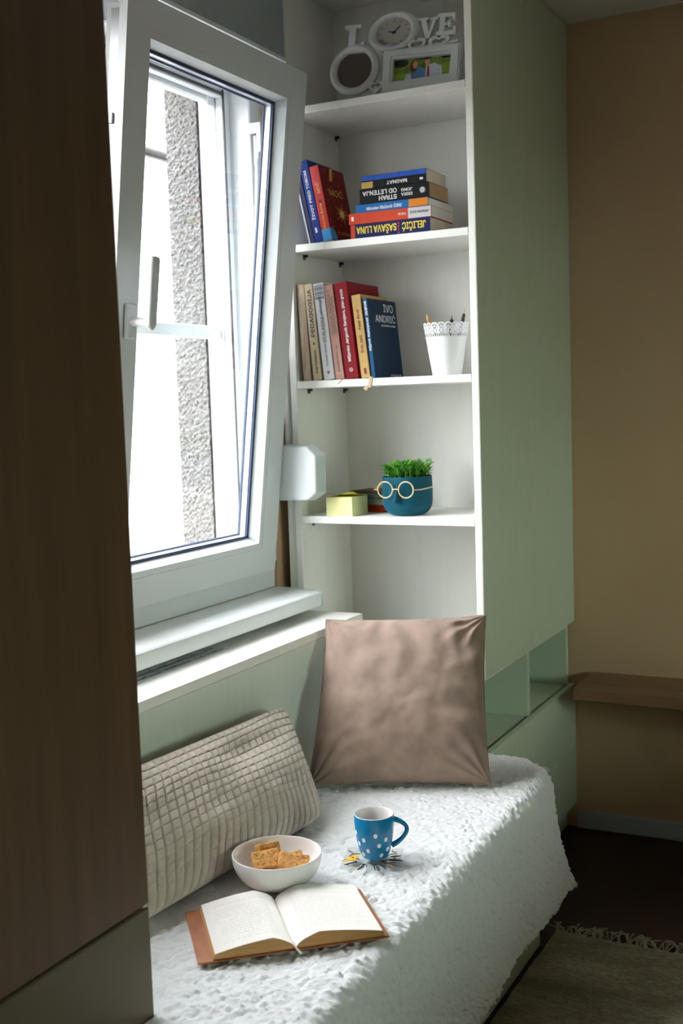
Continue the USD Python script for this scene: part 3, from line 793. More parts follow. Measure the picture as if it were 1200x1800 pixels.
# ================================================================== OPEN BOOK
PAPER = M('cream_page_paper', (0.82, 0.785, 0.73), 0.8, var=0.03, vscale=(30, 30, 30))
EDGE = M('tanned_page_edges', (0.50, 0.265, 0.10), 0.85, var=0.35, vscale=(5, 5, 700), detail=2)
LEATH = M('worn_brown_cover', (0.34, 0.11, 0.03), 0.5, var=0.5, vscale=(25, 12, 25))
ob = thing('open_book', 'open old book with brown cover lying on the white blanket', 'book', (-0.8895, 1.489, ZB), (0, 0, math.degrees(math.atan2(0.188, 0.219))))
WB, HB = 0.1445, 0.0895
part(ob, 'cover', cat(bx(-WB, -0.004, -HB, HB, 0.0006, 0.0032, 0.0008), bx(0.004, WB, -HB, HB, 0.0006, 0.0032, 0.0008), bx(-0.0045, 0.0045, -HB, HB, 0.0004, 0.002, 0.0004)), LEATH, label='worn brown cover boards')


def page_prof(side):
    w0 = 0.119 if side < 0 else 0.134
    t = np.linspace(0, 1, 30)
    x = w0 * t
    top = 0.004 + 0.0205 * np.clip(t / 0.27, 0, 1) ** 0.55 * (1 - np.clip((t - 0.27) / 0.73, 0, 1) ** 1.5 * 0.62)
    return x, top


TXT = M('faint_print', (0.67, 0.645, 0.60), 0.9)
for side in (-1, 1):
    x, top = page_prof(side)
    poly = Polygon([(side * a, b) for a, b in zip(x, top)] + [(side * (x[-1] + 0.003), 0.0036), (0, 0.0036)])
    blk = place(ext(poly, 2 * HB - 0.006), (0, HB - 0.003, 0), (1, 0, 0), (0, 0, 1))
    pb = part(ob, 'page_block', blk, EDGE, smooth=25, label='tanned edges of the pages')
    ys = np.linspace(-HB + 0.0025, HB - 0.0025, 12)
    Xg, Yg = np.meshgrid(side * x, ys, indexing='ij')
    Zg = np.broadcast_to(top[:, None], Xg.shape) + 0.0004
    f = grid_faces(len(x), 12)
    sheet = np.stack([Xg, Yg, Zg], -1).reshape(-1, 3)
    low = sheet - [0, 0, 0.0005]
    mm = trimesh.Trimesh(np.vstack([sheet, low]), np.vstack([f if side > 0 else f[:, ::-1], (f[:, ::-1] if side > 0 else f) + len(sheet)]), process=False)
    part(ob, 'top_page', mm, PAPER, smooth=True, label='cream upper page')
    words = []
    R = np.random.default_rng(20 + side)
    for k in range(17):
        yv = HB - 0.020 - k * 0.0084
        if side < 0 and k < 3:
            if k == 1:
                pass
            else:
                continue
        a = 0.018
        endx = x[-1] - 0.014 if R.random() > 0.2 else x[-1] - R.uniform(0.02, 0.06)
        while a < endx - 0.004:
            L = min(R.uniform(0.004, 0.013), endx - a)
            xa = np.linspace(a, a + L, 4)
            za = np.interp(xa, x, top) + 0.00055
            g = np.stack([np.r_[xa, xa] * side, np.r_[np.full(4, yv), np.full(4, yv + 0.0016)], np.r_[za, za]], 1)
            q = []
            for i in range(3):
                q += [[i, i + 1, i + 5], [i, i + 5, i + 4]]
            if side < 0:
                q = [w[::-1] for w in q]
            words.append(trimesh.Trimesh(g, q, process=False))
            a += L + 0.0025
    part(ob, 'printed_text', cat(*words), TXT, smooth=False, kind='stuff')
part(ob, 'ribbon', tube([(0.0, -HB + 0.02, 0.0045), (0.001, -HB - 0.002, 0.005), (0.004, -HB - 0.010, 0.0035), (0.006, -HB - 0.013, 0.002)], 0.0016, 6), M('grey_ribbon', (0.5, 0.47, 0.43), 0.8))

# ================================================================== BOOKS ON THE SHELVES
PGE = M('aged_page_block', (0.56, 0.49, 0.38), 0.9, var=0.25, vscale=(900, 8, 8), detail=2)
PGW = M('white_page_block', (0.66, 0.63, 0.57), 0.9, var=0.15, vscale=(900, 8, 8), detail=2)
PGT = M('brown_page_block', (0.36, 0.24, 0.11), 0.9, var=0.2, vscale=(900, 8, 8), detail=2)


GR3 = 'books standing in the row on the third shelf from the top'


def book(name, label, t, d, h, cover, pages, loc, rotd=(0, 0, 0), hard=False, flat=False, group=None):
    group = group or ('books lying in the stack on the second shelf' if flat else GR3 if loc[2] < 1.5 else 'books leaning at the left of the second shelf')
    o = thing(name, label, 'book', loc, rotd, group)
    c = 0.0022 if hard else 0.0008
    ins = 0.003 if hard else 0.0
    cv = man(rbox(0, t, 0, d, 0, h, 0.0016, 8) if hard else bx(0, t, 0, d, 0, h, 0.0006)) - mbox(c, t - c, c * 1.5, d + 1, -1, h + 1)
    pg = bx(c + 0.0001, t - c - 0.0001, c * 1.5 + 0.0001, d - max(ins, 0.0004), ins + 0.0002, h - ins - 0.0002, 0.0002)
    cm = tm(cv)
    if flat:
        T = np.array([[0, 0, -1, h], [0, 1, 0, 0], [1, 0, 0, 0], [0, 0, 0, 1.0]])
        cm.apply_transform(T)
        pg.apply_transform(T)
    part(o, 'cover', cm, cover, smooth=25)
    part(o, 'page_block', pg, pages, smooth=False, label='page block')
    return o


def up_text(o, txt, L, Hh, x, z, m, bold=True, name='spine_title'):      # on the spine, reading upwards
    part(o, name, place(letters(txt, L, Hh, bold=bold), (x, -0.0003, z), (0, 0, 1), (-1, 0, 0)), m, smooth=False)


def down_text(o, txt, L, Hh, x, z, m, bold=True):
    part(o, 'spine_title', place(letters(txt, L, Hh, bold=bold), (x, -0.0003, z), (0, 0, -1), (1, 0, 0)), m, smooth=False)


def cover_text(o, txt, L, Hh, t, y, z, m, bold=True, name='cover_title'):
    part(o, name, place(letters(txt, L, Hh, bold=bold), (t + 0.0001, y, z), (0, 1, 0), (0, 0, 1)), m, smooth=False)


def flat_text(o, txt, L, Hh, x, z, m, flip=True, bold=True):
    s = -1 if flip else 1
    part(o, 'spine_title', place(letters(txt, L, Hh, bold=bold), (x, -0.0003, z), (s, 0, 0), (0, 0, s)), m, smooth=False)


def band(o, x0, x1, z0, z1, m, name='spine_band'):
    part(o, name, bx(x0, x1, -0.0003, 0.0003, z0, z1, 0.0001), m)


INKB = M('dark_blue_ink', C(40, 45, 80), 0.6)
INKG = M('grey_ink', C(105, 100, 95), 0.6)
INKW = M('white_ink', (0.80, 0.80, 0.78), 0.6)
INKR = M('maroon_ink', C(120, 35, 30), 0.6)
INKY = M('yellow_ink', C(245, 215, 40), 0.6)
BK = {k: M('book_' + k, tuple(0.8 * q for q in C(*c)), 0.6, var=v, vscale=(40, 40, 40), spec=0.22) for k, (c, v) in dict(
    worn=((178, 160, 138), 0.25), beige=((205, 188, 152), 0.1), white=((222, 222, 224), 0.05), pink=((206, 158, 142), 0.12), crimson=((150, 12, 32), 0.08),
    tan=((214, 176, 110), 0.12), navy=((2, 44, 74), 0.06), blue=((22, 58, 140), 0.12), paleblue=((190, 200, 215), 0.05), dnavy=((58, 58, 96), 0.1), red=((132, 16, 10), 0.45), stacknavy=((14, 30, 96), 0.1),
    orange=((226, 78, 38), 0.06), sky=((20, 116, 190), 0.06), amber=((238, 140, 20), 0.08), black=((14, 14, 15), 0.1), azure=((36, 92, 196), 0.35)).items()}
YF = 2.512
S3, S2, S1, S4 = 1.3199, 1.6487, 1.9712, 0.9880
b = book('book', 'worn greyish cream book, leftmost of the standing row', 0.0205, 0.13, 0.234, BK['worn'], PGE, (-1.3850, YF, S3), (0, -2.8, 0))
for k in range(5):
    part(b, 'scuff', bx(0.003 + 0.003 * k, 0.0045 + 0.003 * k, -0.0002, 0.0002, 0.01 + 0.015 * k, 0.06 + 0.028 * k, 0.0001), M(f'scuff_{k}', C(130 + 8 * k, 100 + 8 * k, 78 + 8 * k), 0.8))
b = book('book', 'beige book with PEDAGOGIJA on its spine', 0.0225, 0.135, 0.234, BK['beige'], PGE, (-1.3578, YF, S3), (0, -4.4, 0))
up_text(b, 'PEDAGOGIJA', 0.115, 0.0105, 0.0115, 0.163, INKB)
up_text(b, 'Ante Vukasović', 0.058, 0.0075, 0.0112, 0.045, INKB, bold=False)
part(b, 'spine_mark', bx(0.009, 0.013, -0.0003, 0.0002, 0.086, 0.092, 0.0001), INKB)
b = book('book', 'white book with black stripes across the top of its spine', 0.0285, 0.14, 0.234, BK['white'], PGW, (-1.3283, YF, S3), (0, -5.7, 0))
for k in range(9):
    band(b, 0.002, 0.0265, 0.196 + 0.0038 * k, 0.1975 + 0.0038 * k + (0.0009 if k % 3 == 0 else 0), INKB)
up_text(b, '50 KLASIKA', 0.062, 0.0095, 0.0145, 0.122, INKG)
up_text(b, 'psihologije', 0.045, 0.0085, 0.0145, 0.178, INKB)
up_text(b, 'Tom Butler-Bowdon', 0.055, 0.006, 0.0135, 0.060, INKG, bold=False)
part(b, 'spine_mark', bx(0.011, 0.017, -0.0003, 0.0002, 0.014, 0.021, 0.0001), INKG)
b = book('book', 'dusty pink book between the white and the crimson one', 0.0225, 0.14, 0.228, BK['pink'], PGE, (-1.2960, YF, S3), (0, -6.2, 0))
up_text(b, 'TEORIJA ODGOJA I', 0.11, 0.006, 0.008, 0.160, INKG, bold=False)
up_text(b, 'OBRAZOVANJA', 0.09, 0.006, 0.0155, 0.155, INKG, bold=False)
up_text(b, 'SVEUČILIŠTE U ZG', 0.065, 0.005, 0.0115, 0.050, INKG, bold=False)
b = book('book', 'thick crimson hardback with white lettering, tallest of the row', 0.0345, 0.177, 0.231, BK['crimson'], PGW, (-1.2692, YF, S3), (0, -6.2, 0), hard=True)
up_text(b, 'Miljenko Jergović', 0.082, 0.0098, 0.0175, 0.082, INKW)
up_text(b, 'Sarajevo, plan grada', 0.088, 0.0098, 0.0175, 0.170, INKW)
tor = trimesh.creation.torus(0.0042, 0.0006, 16, 6)
part(b, 'spine_emblem', cat(front(tor).apply_translation((0.0172, -0.0002, 0.021)), rot(bx(-0.003, 0.003, -0.0003, 0.0002, -0.0006, 0.0006, 0.0001), 45, (0, 1, 0)).apply_translation((0.0172, 0, 0.021))), INKW)
b = book('book', 'narrow tan book with brown lettering between crimson and navy', 0.0232, 0.15, 0.199, BK['tan'], PGE, (-1.2272, YF, S3), (0, -6.1, 0))
up_text(b, 'Pasji život', 0.048, 0.0085, 0.0125, 0.140, INKR)
up_text(b, 'Ervin Jukić', 0.042, 0.0085, 0.0115, 0.082, INKR)
part(b, 'spine_mark', bx(0.009, 0.0155, -0.0003, 0.0002, 0.010, 0.024, 0.0001), INKR)
b = book('book', 'dark blue hardback with white cover lettering, rightmost of the row', 0.0105, 0.163, 0.190, BK['navy'], PGW, (-1.2000, YF, S3), (0, -5.3, 0), hard=True)
band(b, 0.0006, 0.0099, 0.001, 0.189, M('spine_blue', C(8, 78, 126), 0.6, spec=0.25), name='spine')
down_text(b, 'andrić', 0.034, 0.0072, 0.0052, 0.166, INKW)
down_text(b, 'prokleta avlija', 0.078, 0.0075, 0.0052, 0.104, INKW)
cover_text(b, 'IVO', 0.055, 0.019, 0.0105, 0.1145, 0.170, INKW, bold=False)
cover_text(b, 'ANDRIĆ', 0.115, 0.022, 0.0105, 0.0925, 0.146, INKW, bold=False)
cover_text(b, 'prokleta avlija', 0.080, 0.006, 0.0105, 0.106, 0.127, INKW, bold=False)
cover_text(b, 'biblioteka dani', 0.062, 0.0045, 0.0105, 0.12, 0.0065, INKW, bold=False)
# ribbons over the shelf edge
single('bookmark_ribbon', 'frayed beige bookmark ribbon hanging over the shelf edge below the books', 'bookmark', cat(bx(-0.0045, 0.0045, -0.0015, 0.0, -0.022, 0.004, 0.0004), rot(bx(-0.006, 0.004, -0.003, -0.0015, -0.031, -0.021, 0.0006), 14, (0, 1, 0))), M('beige_ribbon', C(196, 172, 140), 0.9), loc=(-1.1965, YS - 0.0006, S3), rot=(0, 12, 0))
single('red_thread', 'thin reddish thread lying over the shelf edge under the pink book', 'thread', tube([(0.05, 0.010, 0.0015), (0.024, 0.004, 0.0016), (0.012, -0.0012, 0.0005), (0.0, -0.0014, -0.010)], 0.0007, 5), M('red_thread_mat', C(150, 80, 60), 0.9), loc=(-1.284, YS, S3))

# second shelf: leaning books
LEAN = -10.3
b = book('book', 'thin pale paperback edge, leftmost of the leaning books', 0.0050, 0.11, 0.185, BK['paleblue'], PGW, (-1.3575, YF, S2), (0, -12.0, 0))
b = book('book', 'thin dark navy book leaning beside the red one', 0.0085, 0.12, 0.195, BK['dnavy'], PGW, (-1.3498, YF, S2), (0, -11.6, 0))
b = book('book', 'blue book with white lettering leaning against the red book', 0.022, 0.13, 0.200, BK['blue'], PGW, (-1.3400, YF, S2), (0, -11.0, 0))
up_text(b, 'ŽIVOT PRED TOBOM', 0.12, 0.009, 0.0095, 0.115, INKW)
part(b, 'spine_mark', bx(0.007, 0.012, -0.0003, 0.0002, 0.024, 0.036, 0.0001), INKW)
b = book('book', 'red book with golden star burst on its cover', 0.0245, 0.132, 0.184, BK['red'], PGW, (-1.3175, YF, S2), (0, -10.3, 0))
band(b, 0.0008, 0.0237, 0.030, 0.1832, M('spine_red', C(196, 26, 18), 0.5, var=0.15, vscale=(60, 60, 60)), name='spine')
up_text(b, 'MOĆ', 0.026, 0.010, 0.012, 0.130, M('gold_ink', C(225, 170, 80), 0.5))
up_text(b, 'Rhonda Byrne', 0.062, 0.0075, 0.012, 0.062, INKY, bold=False)
part(b, 'spine_emblem', front(ext(Point(0.012, 0.098).buffer(0.0045), 0.0004)), M('brown_seal', C(90, 40, 20), 0.5))
part(b, 'spine_corner', bx(0.0005, 0.024, -0.0003, 0.0003, 0.001, 0.030, 0.0001), M('sky_corner', C(40, 140, 200), 0.5), label='sky blue lower end of the spine')
part(b, 'cover_corner', place(ext(Polygon([(0, 0.002), (0.03, 0.002), (0.032, 0.012), (0.02, 0.028), (0, 0.032)]), 0.0003), (0.0245, 0, 0), (0, 1, 0), (0, 0, 1)), stage.GetPrimAtPath('/World/Looks/sky_corner') and UsdShade.Material(stage.GetPrimAtPath('/World/Looks/sky_corner')))
GOLD = UsdShade.Material(stage.GetPrimAtPath('/World/Looks/gold_ink'))
cover_text(b, 'MOĆ', 0.070, 0.021, 0.0245, 0.068, 0.124, GOLD, bold=False)
cover_text(b, 'R. BYRNE', 0.06, 0.007, 0.0245, 0.072, 0.022, GOLD, bold=False)
star = Polygon([((0.030 if k % 2 == 0 else 0.010) * (1.0 if k % 4 else 1.35) * math.cos(k * math.pi / 10), (0.022 if k % 2 == 0 else 0.008) * (1.0 if k % 4 else 1.35) * math.sin(k * math.pi / 10)) for k in range(20)])
part(b, 'cover_burst', place(ext(star, 0.0003), (0.0246, 0.080, 0.072), (0, 1, 0), (0, 0, 1)), M('amber_burst', C(236, 150, 40), 0.5))
part(b, 'burst_core', place(ext(Point(0, 0).buffer(0.010), 0.0003), (0.0249, 0.080, 0.072), (0, 1, 0), (0, 0, 1)), M('pale_burst', C(255, 230, 150), 0.5))
part(b, 'cover_streak', place(ext(Polygon([(0.045, 0.150), (0.058, 0.183), (0.072, 0.183), (0.060, 0.152)]), 0.0003), (0.0246, 0, 0), (0, 1, 0), (0, 0, 1)), GOLD)
spk = []
for k in range(40):
    spk.append(Point(rng.uniform(0.01, 0.125), rng.uniform(0.01, 0.175)).buffer(rng.uniform(0.0006, 0.0018), 3))
part(b, 'cover_specks', place(ext(unary_union(spk), 0.0002), (0.0246, 0, 0), (0, 1, 0), (0, 0, 1)), GOLD, smooth=False, kind='stuff')

# second shelf: stack of five lying books (spines towards the room, titles upside down)
z = S2 + 0.0004
b = book('book', 'navy book with yellow lettering, lowest of the lying stack', 0.0335, 0.140, 0.204, BK['stacknavy'], PGE, (-1.2445, YF, z), flat=True)
flat_text(b, 'JELIČIĆ', 0.060, 0.021, 0.164, 0.0165, INKY)
flat_text(b, 'SAŠAVA LUNA', 0.104, 0.021, 0.068, 0.0165, INKY)
band(b, 0.0008, 0.012, 0.001, 0.0325, BK['orange'])
part(b, 'spine_divider', cat(*[bx(0.1235, 0.1265, -0.0004, 0.0002, 0.003 + 0.007 * k, 0.0075 + 0.007 * k, 0.0001) for k in range(4)]), BK['orange'])
z += 0.0338
b = book('book', 'orange and white book second from the bottom of the stack', 0.0255, 0.140, 0.2105, BK['orange'], PGW, (-1.2478, YF - 0.001, z), (0, 0, 0.6), flat=True)
band(b, 0.153, 0.2095, 0.0008, 0.0247, BK['white'])
flat_text(b, 'HERMANN HESSE', 0.046, 0.006, 0.181, 0.014, INKG)
flat_text(b, 'STEPSKI VUK', 0.020, 0.005, 0.138, 0.013, INKW)
part(b, 'spine_mark', bx(0.007, 0.013, -0.0003, 0.0002, 0.008, 0.018, 0.0001), INKW)
z += 0.0258
b = book('book', 'sky blue and orange book in the middle of the stack', 0.0185, 0.148, 0.187, BK['sky'], PGW, (-1.2302, YF + 0.001, z), (0, 0, -0.8), flat=True)
band(b, 0.138, 0.1862, 0.0006, 0.0179, BK['amber'])
flat_text(b, 'Miroslav Blažević ĆIRO', 0.090, 0.0095, 0.075, 0.0085, INKW, flip=False)
z += 0.0188
b = book('book', 'black book with white capitals and a white flower emblem in the stack', 0.0345, 0.118, 0.177, BK['black'], PGT, (-1.2178, YF, z), (0, 0, 0.4), flat=True)
flat_text(b, 'OD LETENJA', 0.088, 0.0105, 0.052, 0.0235, INKW)
flat_text(b, 'STRAH', 0.046, 0.0105, 0.073, 0.0095, INKW)
flat_text(b, 'ERIKA', 0.028, 0.007, 0.121, 0.0125, INKW)
flat_text(b, 'JONG', 0.028, 0.007, 0.121, 0.0225, INKW)
fl = unary_union([affinity.rotate(sbox(-0.0009, 0.0015, 0.0009, 0.0072), a, origin=(0, 0)) for a in range(0, 360, 36)])
part(b, 'spine_emblem', front(ext(fl, 0.0004)).apply_translation((0.160, 0, 0.0175)), INKW)
z += 0.0348
b = book('book', 'black and bright blue book on top of the stack', 0.0300, 0.118, 0.166, BK['black'], PGE, (-1.2135, YF + 0.002, z), (0, 0, -0.5), flat=True)
flat_text(b, 'MAGNAT', 0.052, 0.008, 0.092, 0.0085, INKW)
band(b, 0.0006, 0.1654, 0.0185, 0.0294, BK['azure'])
band(b, 0.0006, 0.030, 0.001, 0.0155, M('gold_band', C(190, 150, 40), 0.5))
part(b, 'spine_mark', bx(0.150, 0.158, -0.0003, 0.0002, 0.006, 0.011, 0.0001), INKW)

# ================================================================== PENCIL POT
pl = np.array([-1.030, 2.570, S3])
pp = thing('lace_pencil_pot', 'white pot with a pierced lace rim holding pencils', 'pot', pl)
PH, PR0, PR1 = 0.125, 0.0345, 0.0545
WPL = M('white_pot_plastic', (0.82, 0.83, 0.83), 0.4)
pr = lambda t: PR0 + (PR1 - PR0) * t
bodyprof = np.array([[0, 0.0], [PR0 - 0.001, 0], [PR0, 0.001], [pr(0.70), 0.70 * PH], [pr(0.70) + 0.0008, 0.705 * PH], [pr(0.72) + 0.0008, 0.72 * PH], [pr(0.72) - 0.0014, 0.72 * PH], [PR0 - 0.0016, 0.003], [0, 0.003]])
part(pp, 'body', lathe(bodyprof, 64), WPL, smooth=40)
# lace band: flat sheet with holes, wrapped onto the cone
n = 20
wseg = 1.0 / n
sheet = []
for k in range(n):
    c0 = (k + 0.5) / n
    sc = unary_union([sbox(c0 - wseg / 2 - 0.0005, 0.70, c0 + wseg / 2 + 0.0005, 0.93), affinity.scale(Point(c0, 0.93).buffer(0.5, 10), wseg * 1.0, 0.11)])
    holes = [affinity.scale(Point(c0 + dx * wseg, 0.83 + dz).buffer(0.5, 8), wseg * 0.19, 0.045) for dx, dz in ((0.26, 0), (-0.26, 0), (0.13, 0.048), (-0.13, 0.048), (0.13, -0.048), (-0.13, -0.048), (0.5, 0.05), (0.5, -0.05))]
    holes += [affinity.scale(Point(c0 + dx * wseg, zc).buffer(0.5, 7), wseg * 0.22, 0.05) for dx, zc in ((0, 0.945), (0.25, 0.925), (-0.25, 0.925), (0, 0.745), (0.33, 0.745), (-0.33, 0.745))]
    sheet.append(sc.difference(unary_union(holes)))
lace = unary_union(sheet).intersection(sbox(0, 0.70, 1, 1.2))
CW = 2 * np.pi * 0.05
lm = ext(affinity.scale(lace, CW, PH, origin=(0, 0)), 0.0014)
lm = tm(man(lm).refine_to_length(0.006))
vv = lm.vertices
ang = vv[:, 0] / CW * 2 * np.pi
rr = pr(vv[:, 1] / PH) - 0.0012 + vv[:, 2]
lm = trimesh.Trimesh(np.stack([rr * np.cos(ang), rr * np.sin(ang), vv[:, 1]], 1), lm.faces, process=False)
if lm.volume < 0:
    lm.invert()
part(pp, 'lace_rim', lm, WPL, smooth=40, label='pierced lace band with scalloped edge')


def stick(name, label, catg, base, tip, r, segs, sides=6):
    """a pencil or pen lying along base->tip; segs: (name, t0, t1, r0, r1, material)"""
    base, tip = np.array(base, float), np.array(tip, float)
    o = thing(name, label, catg, base, group='writing tools in the lace pot')
    d = tip - base
    for nm, t0, t1, ra, rb, m in segs:
        part(o, nm, tube([d * t0, d * (t0 + t1) / 2, d * t1], np.linspace(ra, rb, 3), sides), m, smooth=False if sides == 6 else 40)


TIPW = M('pencil_wood', C(215, 170, 115), 0.7)
ORA = M('orange_pencil_paint', C(232, 140, 20), 0.35)
PENB = M('black_pen_plastic', C(20, 20, 24), 0.35)
stick('pencil', 'orange pencil leaning in the lace pot', 'pencil', pl + [-0.010, 0.006, 0.006], pl + [-0.041, -0.022, 0.149], 0.0036,
      [('shaft', 0, 0.89, 0.0037, 0.0037, ORA), ('cone', 0.89, 0.975, 0.0036, 0.0011, TIPW), ('lead', 0.975, 1.0, 0.0011, 0.0003, INK)])
stick('pencil', 'short pinkish wooden stick at the left edge of the lace pot', 'pencil', pl + [-0.012, 0.022, 0.006], pl + [-0.051, 0.012, 0.129], 0.0033,
      [('shaft', 0, 0.93, 0.0034, 0.0034, M('pink_paint', C(200, 150, 135), 0.5)), ('cone', 0.93, 1.0, 0.0033, 0.0008, TIPW)])
stick('pen', 'black pen with a pale tip at the right of the lace pot', 'pen', pl + [0.012, 0.002, 0.006], pl + [0.047, 0.002, 0.152], 0.004,
      [('shaft', 0, 0.80, 0.0040, 0.0042, M('violet_pen', C(70, 60, 170), 0.4)), ('grip', 0.80, 0.93, 0.0043, 0.0036, PENB), ('tip', 0.93, 1.0, 0.0022, 0.0016, M('pale_pen_tip', C(190, 195, 180), 0.4))], 10)
stick('pen', 'thin dark pen next to the black one in the lace pot', 'pen', pl + [0.006, -0.010, 0.006], pl + [0.026, -0.028, 0.136], 0.003,
      [('shaft', 0, 0.94, 0.0028, 0.0042, PENB), ('tip', 0.94, 1.0, 0.0016, 0.0008, PENB)], 10)

# ================================================================== PLANTER WITH A FACE
ql = np.array([-1.1420, 2.572, S4])
pt = thing('face_planter', 'teal planter with a face and round glasses on the lowest shelf', 'planter', ql)
POTM = M('matt_teal_pot', C(2, 76, 94), 0.75, var=0.05, vscale=(20, 20, 20), spec=0.25)
tt = np.linspace(0, 1, 10)
po = np.vstack([[[0, 0], [0.030, 0.0]], np.stack([0.034 + 0.0265 * np.sin(tt * np.pi / 2), 0.001 + 0.034 * (1 - np.cos(tt * np.pi / 2))], 1), [[0.0612, 0.06], [0.0600, 0.0935], [0.0592, 0.0945], [0.0575, 0.094], [0.0570, 0.075], [0, 0.075]]])
part(pt, 'pot', lathe(po, 64), POTM, smooth=50)
nose = tm(m3.Manifold.batch_hull([m3.Manifold.sphere(0.0022, 10).translate(p) for p in ((0.002, -0.0605, 0.078), (0.002, -0.0640, 0.060), (-0.010, -0.0605, 0.036), (0.0045, -0.0605, 0.036), (-0.001, -0.0720, 0.038))]))
part(pt, 'nose', nose, POTM, smooth=50)
BR = M('pale_brass_wire', C(226, 196, 140), 0.35, metal=0.5)
gz = 0.0655
gp = []
an = np.linspace(0, 2 * np.pi, 33)[:-1]
for cx in (-0.0285, 0.0255):
    yy = -0.0668
    gp.append(tube(np.stack([cx + 0.0192 * np.cos(an), np.full(32, yy), gz + 0.0192 * np.sin(an)], 1), 0.0015, 8, closed=True))
gp.append(tube([(-0.0093, -0.0668, gz), (-0.0015, -0.0680, gz + 0.002), (0.0063, -0.0668, gz)], 0.0013, 6))
gp.append(tube([(0.0447, -0.0668, gz), (0.060, -0.058, gz), (0.067, -0.02, gz + 0.002), (0.066, 0.012, gz + 0.003)], 0.0013, 6))
gp.append(tube([(-0.0477, -0.0668, gz), (-0.062, -0.058, gz), (-0.067, -0.02, gz + 0.002), (-0.066, 0.012, gz + 0.003)], 0.0013, 6))
part(pt, 'glasses', cat(*gp), BR, smooth=60, label='round pale brass wire glasses')
part(pt, 'soil', mv(trimesh.creation.cylinder(0.0565, 0.004, sections=40), 0, 0, 0.0775), M('dark_soil', (0.03, 0.02, 0.012), 0.95))
LEAF = [usdkit.material(stage, f'/World/Looks/leaf_{i}', {'p': ('principled_bsdf', {'base_color': c, 'roughness': 0.5}), 't': ('translucent_bsdf', {'color': c}), 'm': ('mix_closure', {'fac': 0.25})},
                        [('p.BSDF', 'm.closure1'), ('t.BSDF', 'm.closure2')], surface='m.closure') for i, c in enumerate(((0.09, 0.36, 0.022), (0.20, 0.56, 0.05), (0.05, 0.23, 0.018)))]


def blade(o, d, L, w):
    d = d / np.linalg.norm(d)
    s = np.cross(d, [0, 0, 1.0])
    s = s / (np.linalg.norm(s) + 1e-9)
    n_ = np.cross(s, d)
    a, b_, c = o, o + d * L * 0.5 + n_ * L * 0.08, o + d * L
    v = [a - s * w * 0.5, a + s * w * 0.5, b_ - s * w, b_ + s * w, b_ + n_ * w * 0.5, c]
    return trimesh.Trimesh(v, [[0, 1, 4], [0, 4, 2], [1, 3, 4], [2, 4, 5], [4, 3, 5], [0, 2, 1], [1, 2, 3], [2, 5, 3]], process=False)


for k in range(46):
    r_, a = 0.050 * math.sqrt((k + 0.5) / 46), k * 2.39996
    o = np.array([r_ * math.cos(a), r_ * math.sin(a), 0.080])
    bls = []
    lean = np.array([o[0], o[1], 0]) * 9
    top = np.array([lean[0] * 0.02, lean[1] * 0.02, 0.034 + rng.uniform(-0.004, 0.014)])
    bls.append(tube([o, o + top * 0.5, o + top], 0.0011, 5))
    for j in range(17):
        h = rng.uniform(0.35, 1.0)
        th = j * 2.4
        dd = np.array([math.cos(th), math.sin(th), rng.uniform(0.25, 1.3)]) + lean * 0.4
        bls.append(blade(o + top * h, dd, rng.uniform(0.014, 0.022), 0.0027))
    part(pt, 'sprig', cat(*bls), LEAF[k % 3], smooth=False)

# ================================================================== NOTES AND BOOKLETS
nl = np.array([-1.3360, 2.514, S4])
nt = thing('note_block', 'pale yellow block of sticky notes with a lifted top sheet', 'note block', nl, (0, 0, -4))
part(nt, 'block', bx(0, 0.074, 0, 0.076, 0, 0.046, 0.0004), M('pale_yellow_paper', C(240, 236, 168), 0.8, var=0.06, vscale=(4, 4, 900)), smooth=False)
gx, gy = np.meshgrid(np.linspace(0, 0.076, 10), np.linspace(0, 0.076, 12), indexing='ij')
gz_ = 0.0475 + 0.016 * (1 - gy / 0.076) ** 2 * (0.35 + 0.65 * np.abs(gx / 0.076 - 0.3)) + 0.0004
sh = np.stack([gx + 0.002, gy - 0.001, gz_], -1).reshape(-1, 3)
f = grid_faces(10, 12)
part(nt, 'top_sheet', trimesh.Trimesh(np.vstack([sh, sh - [0, 0, 0.0006]]), np.vstack([f, f[:, ::-1] + len(sh)]), process=False), M('lime_paper', C(206, 204, 40), 0.8), smooth=True, label='lime yellow top sheet')
for i, (lb, dz, t, m_, (dx, dy), rz, w) in enumerate((
        ('orange red booklet under the dark ones behind the planter', 0.0, 0.019, BK['orange'], (0.050, 0.0), -8, 0.065),
        ('grey paged booklet stacked above the orange one', 0.0196, 0.015, M('grey_booklet', C(120, 125, 110), 0.7, var=0.3, vscale=(4, 4, 700)), (0.02, -0.004), -12, 0.10),
        ('dark green booklet near the top of the small pile', 0.0352, 0.013, M('dark_green_booklet', C(34, 52, 44), 0.5), (0.0, -0.002), -14, 0.115),
        ('thin reddish brown card on top of the small pile', 0.0486, 0.004, M('brown_card', C(96, 72, 54), 0.6), (0.010, 0.010), -12, 0.098))):
    o = thing('booklet', lb, 'booklet', (-1.336 + dx, 2.618 + dy, S4 + 0.0003 + dz), (0, 0, rz), group='booklets behind the note block')
    part(o, 'cover', bx(0, w, 0, 0.085, 0, t, 0.0008), m_)
    part(o, 'page_block', bx(0.002, w + 0.0004, 0.002, 0.083, t * 0.2, t * 0.8, 0.0002), PGW, smooth=False)

# ================================================================== LOVE PICTURE FRAME (top shelf)
L0 = np.array([-1.14, 2.60, S1])
lv = thing('love_photo_frame', 'white photo frame with the letters LOVE, a clock and hearts', 'photo frame', L0, (-6, 0, 0))
FRM = M('white_frame_plastic', (0.66, 0.68, 0.67), 0.4)
KX, KZ = 2.60 / 2.56, 1.0


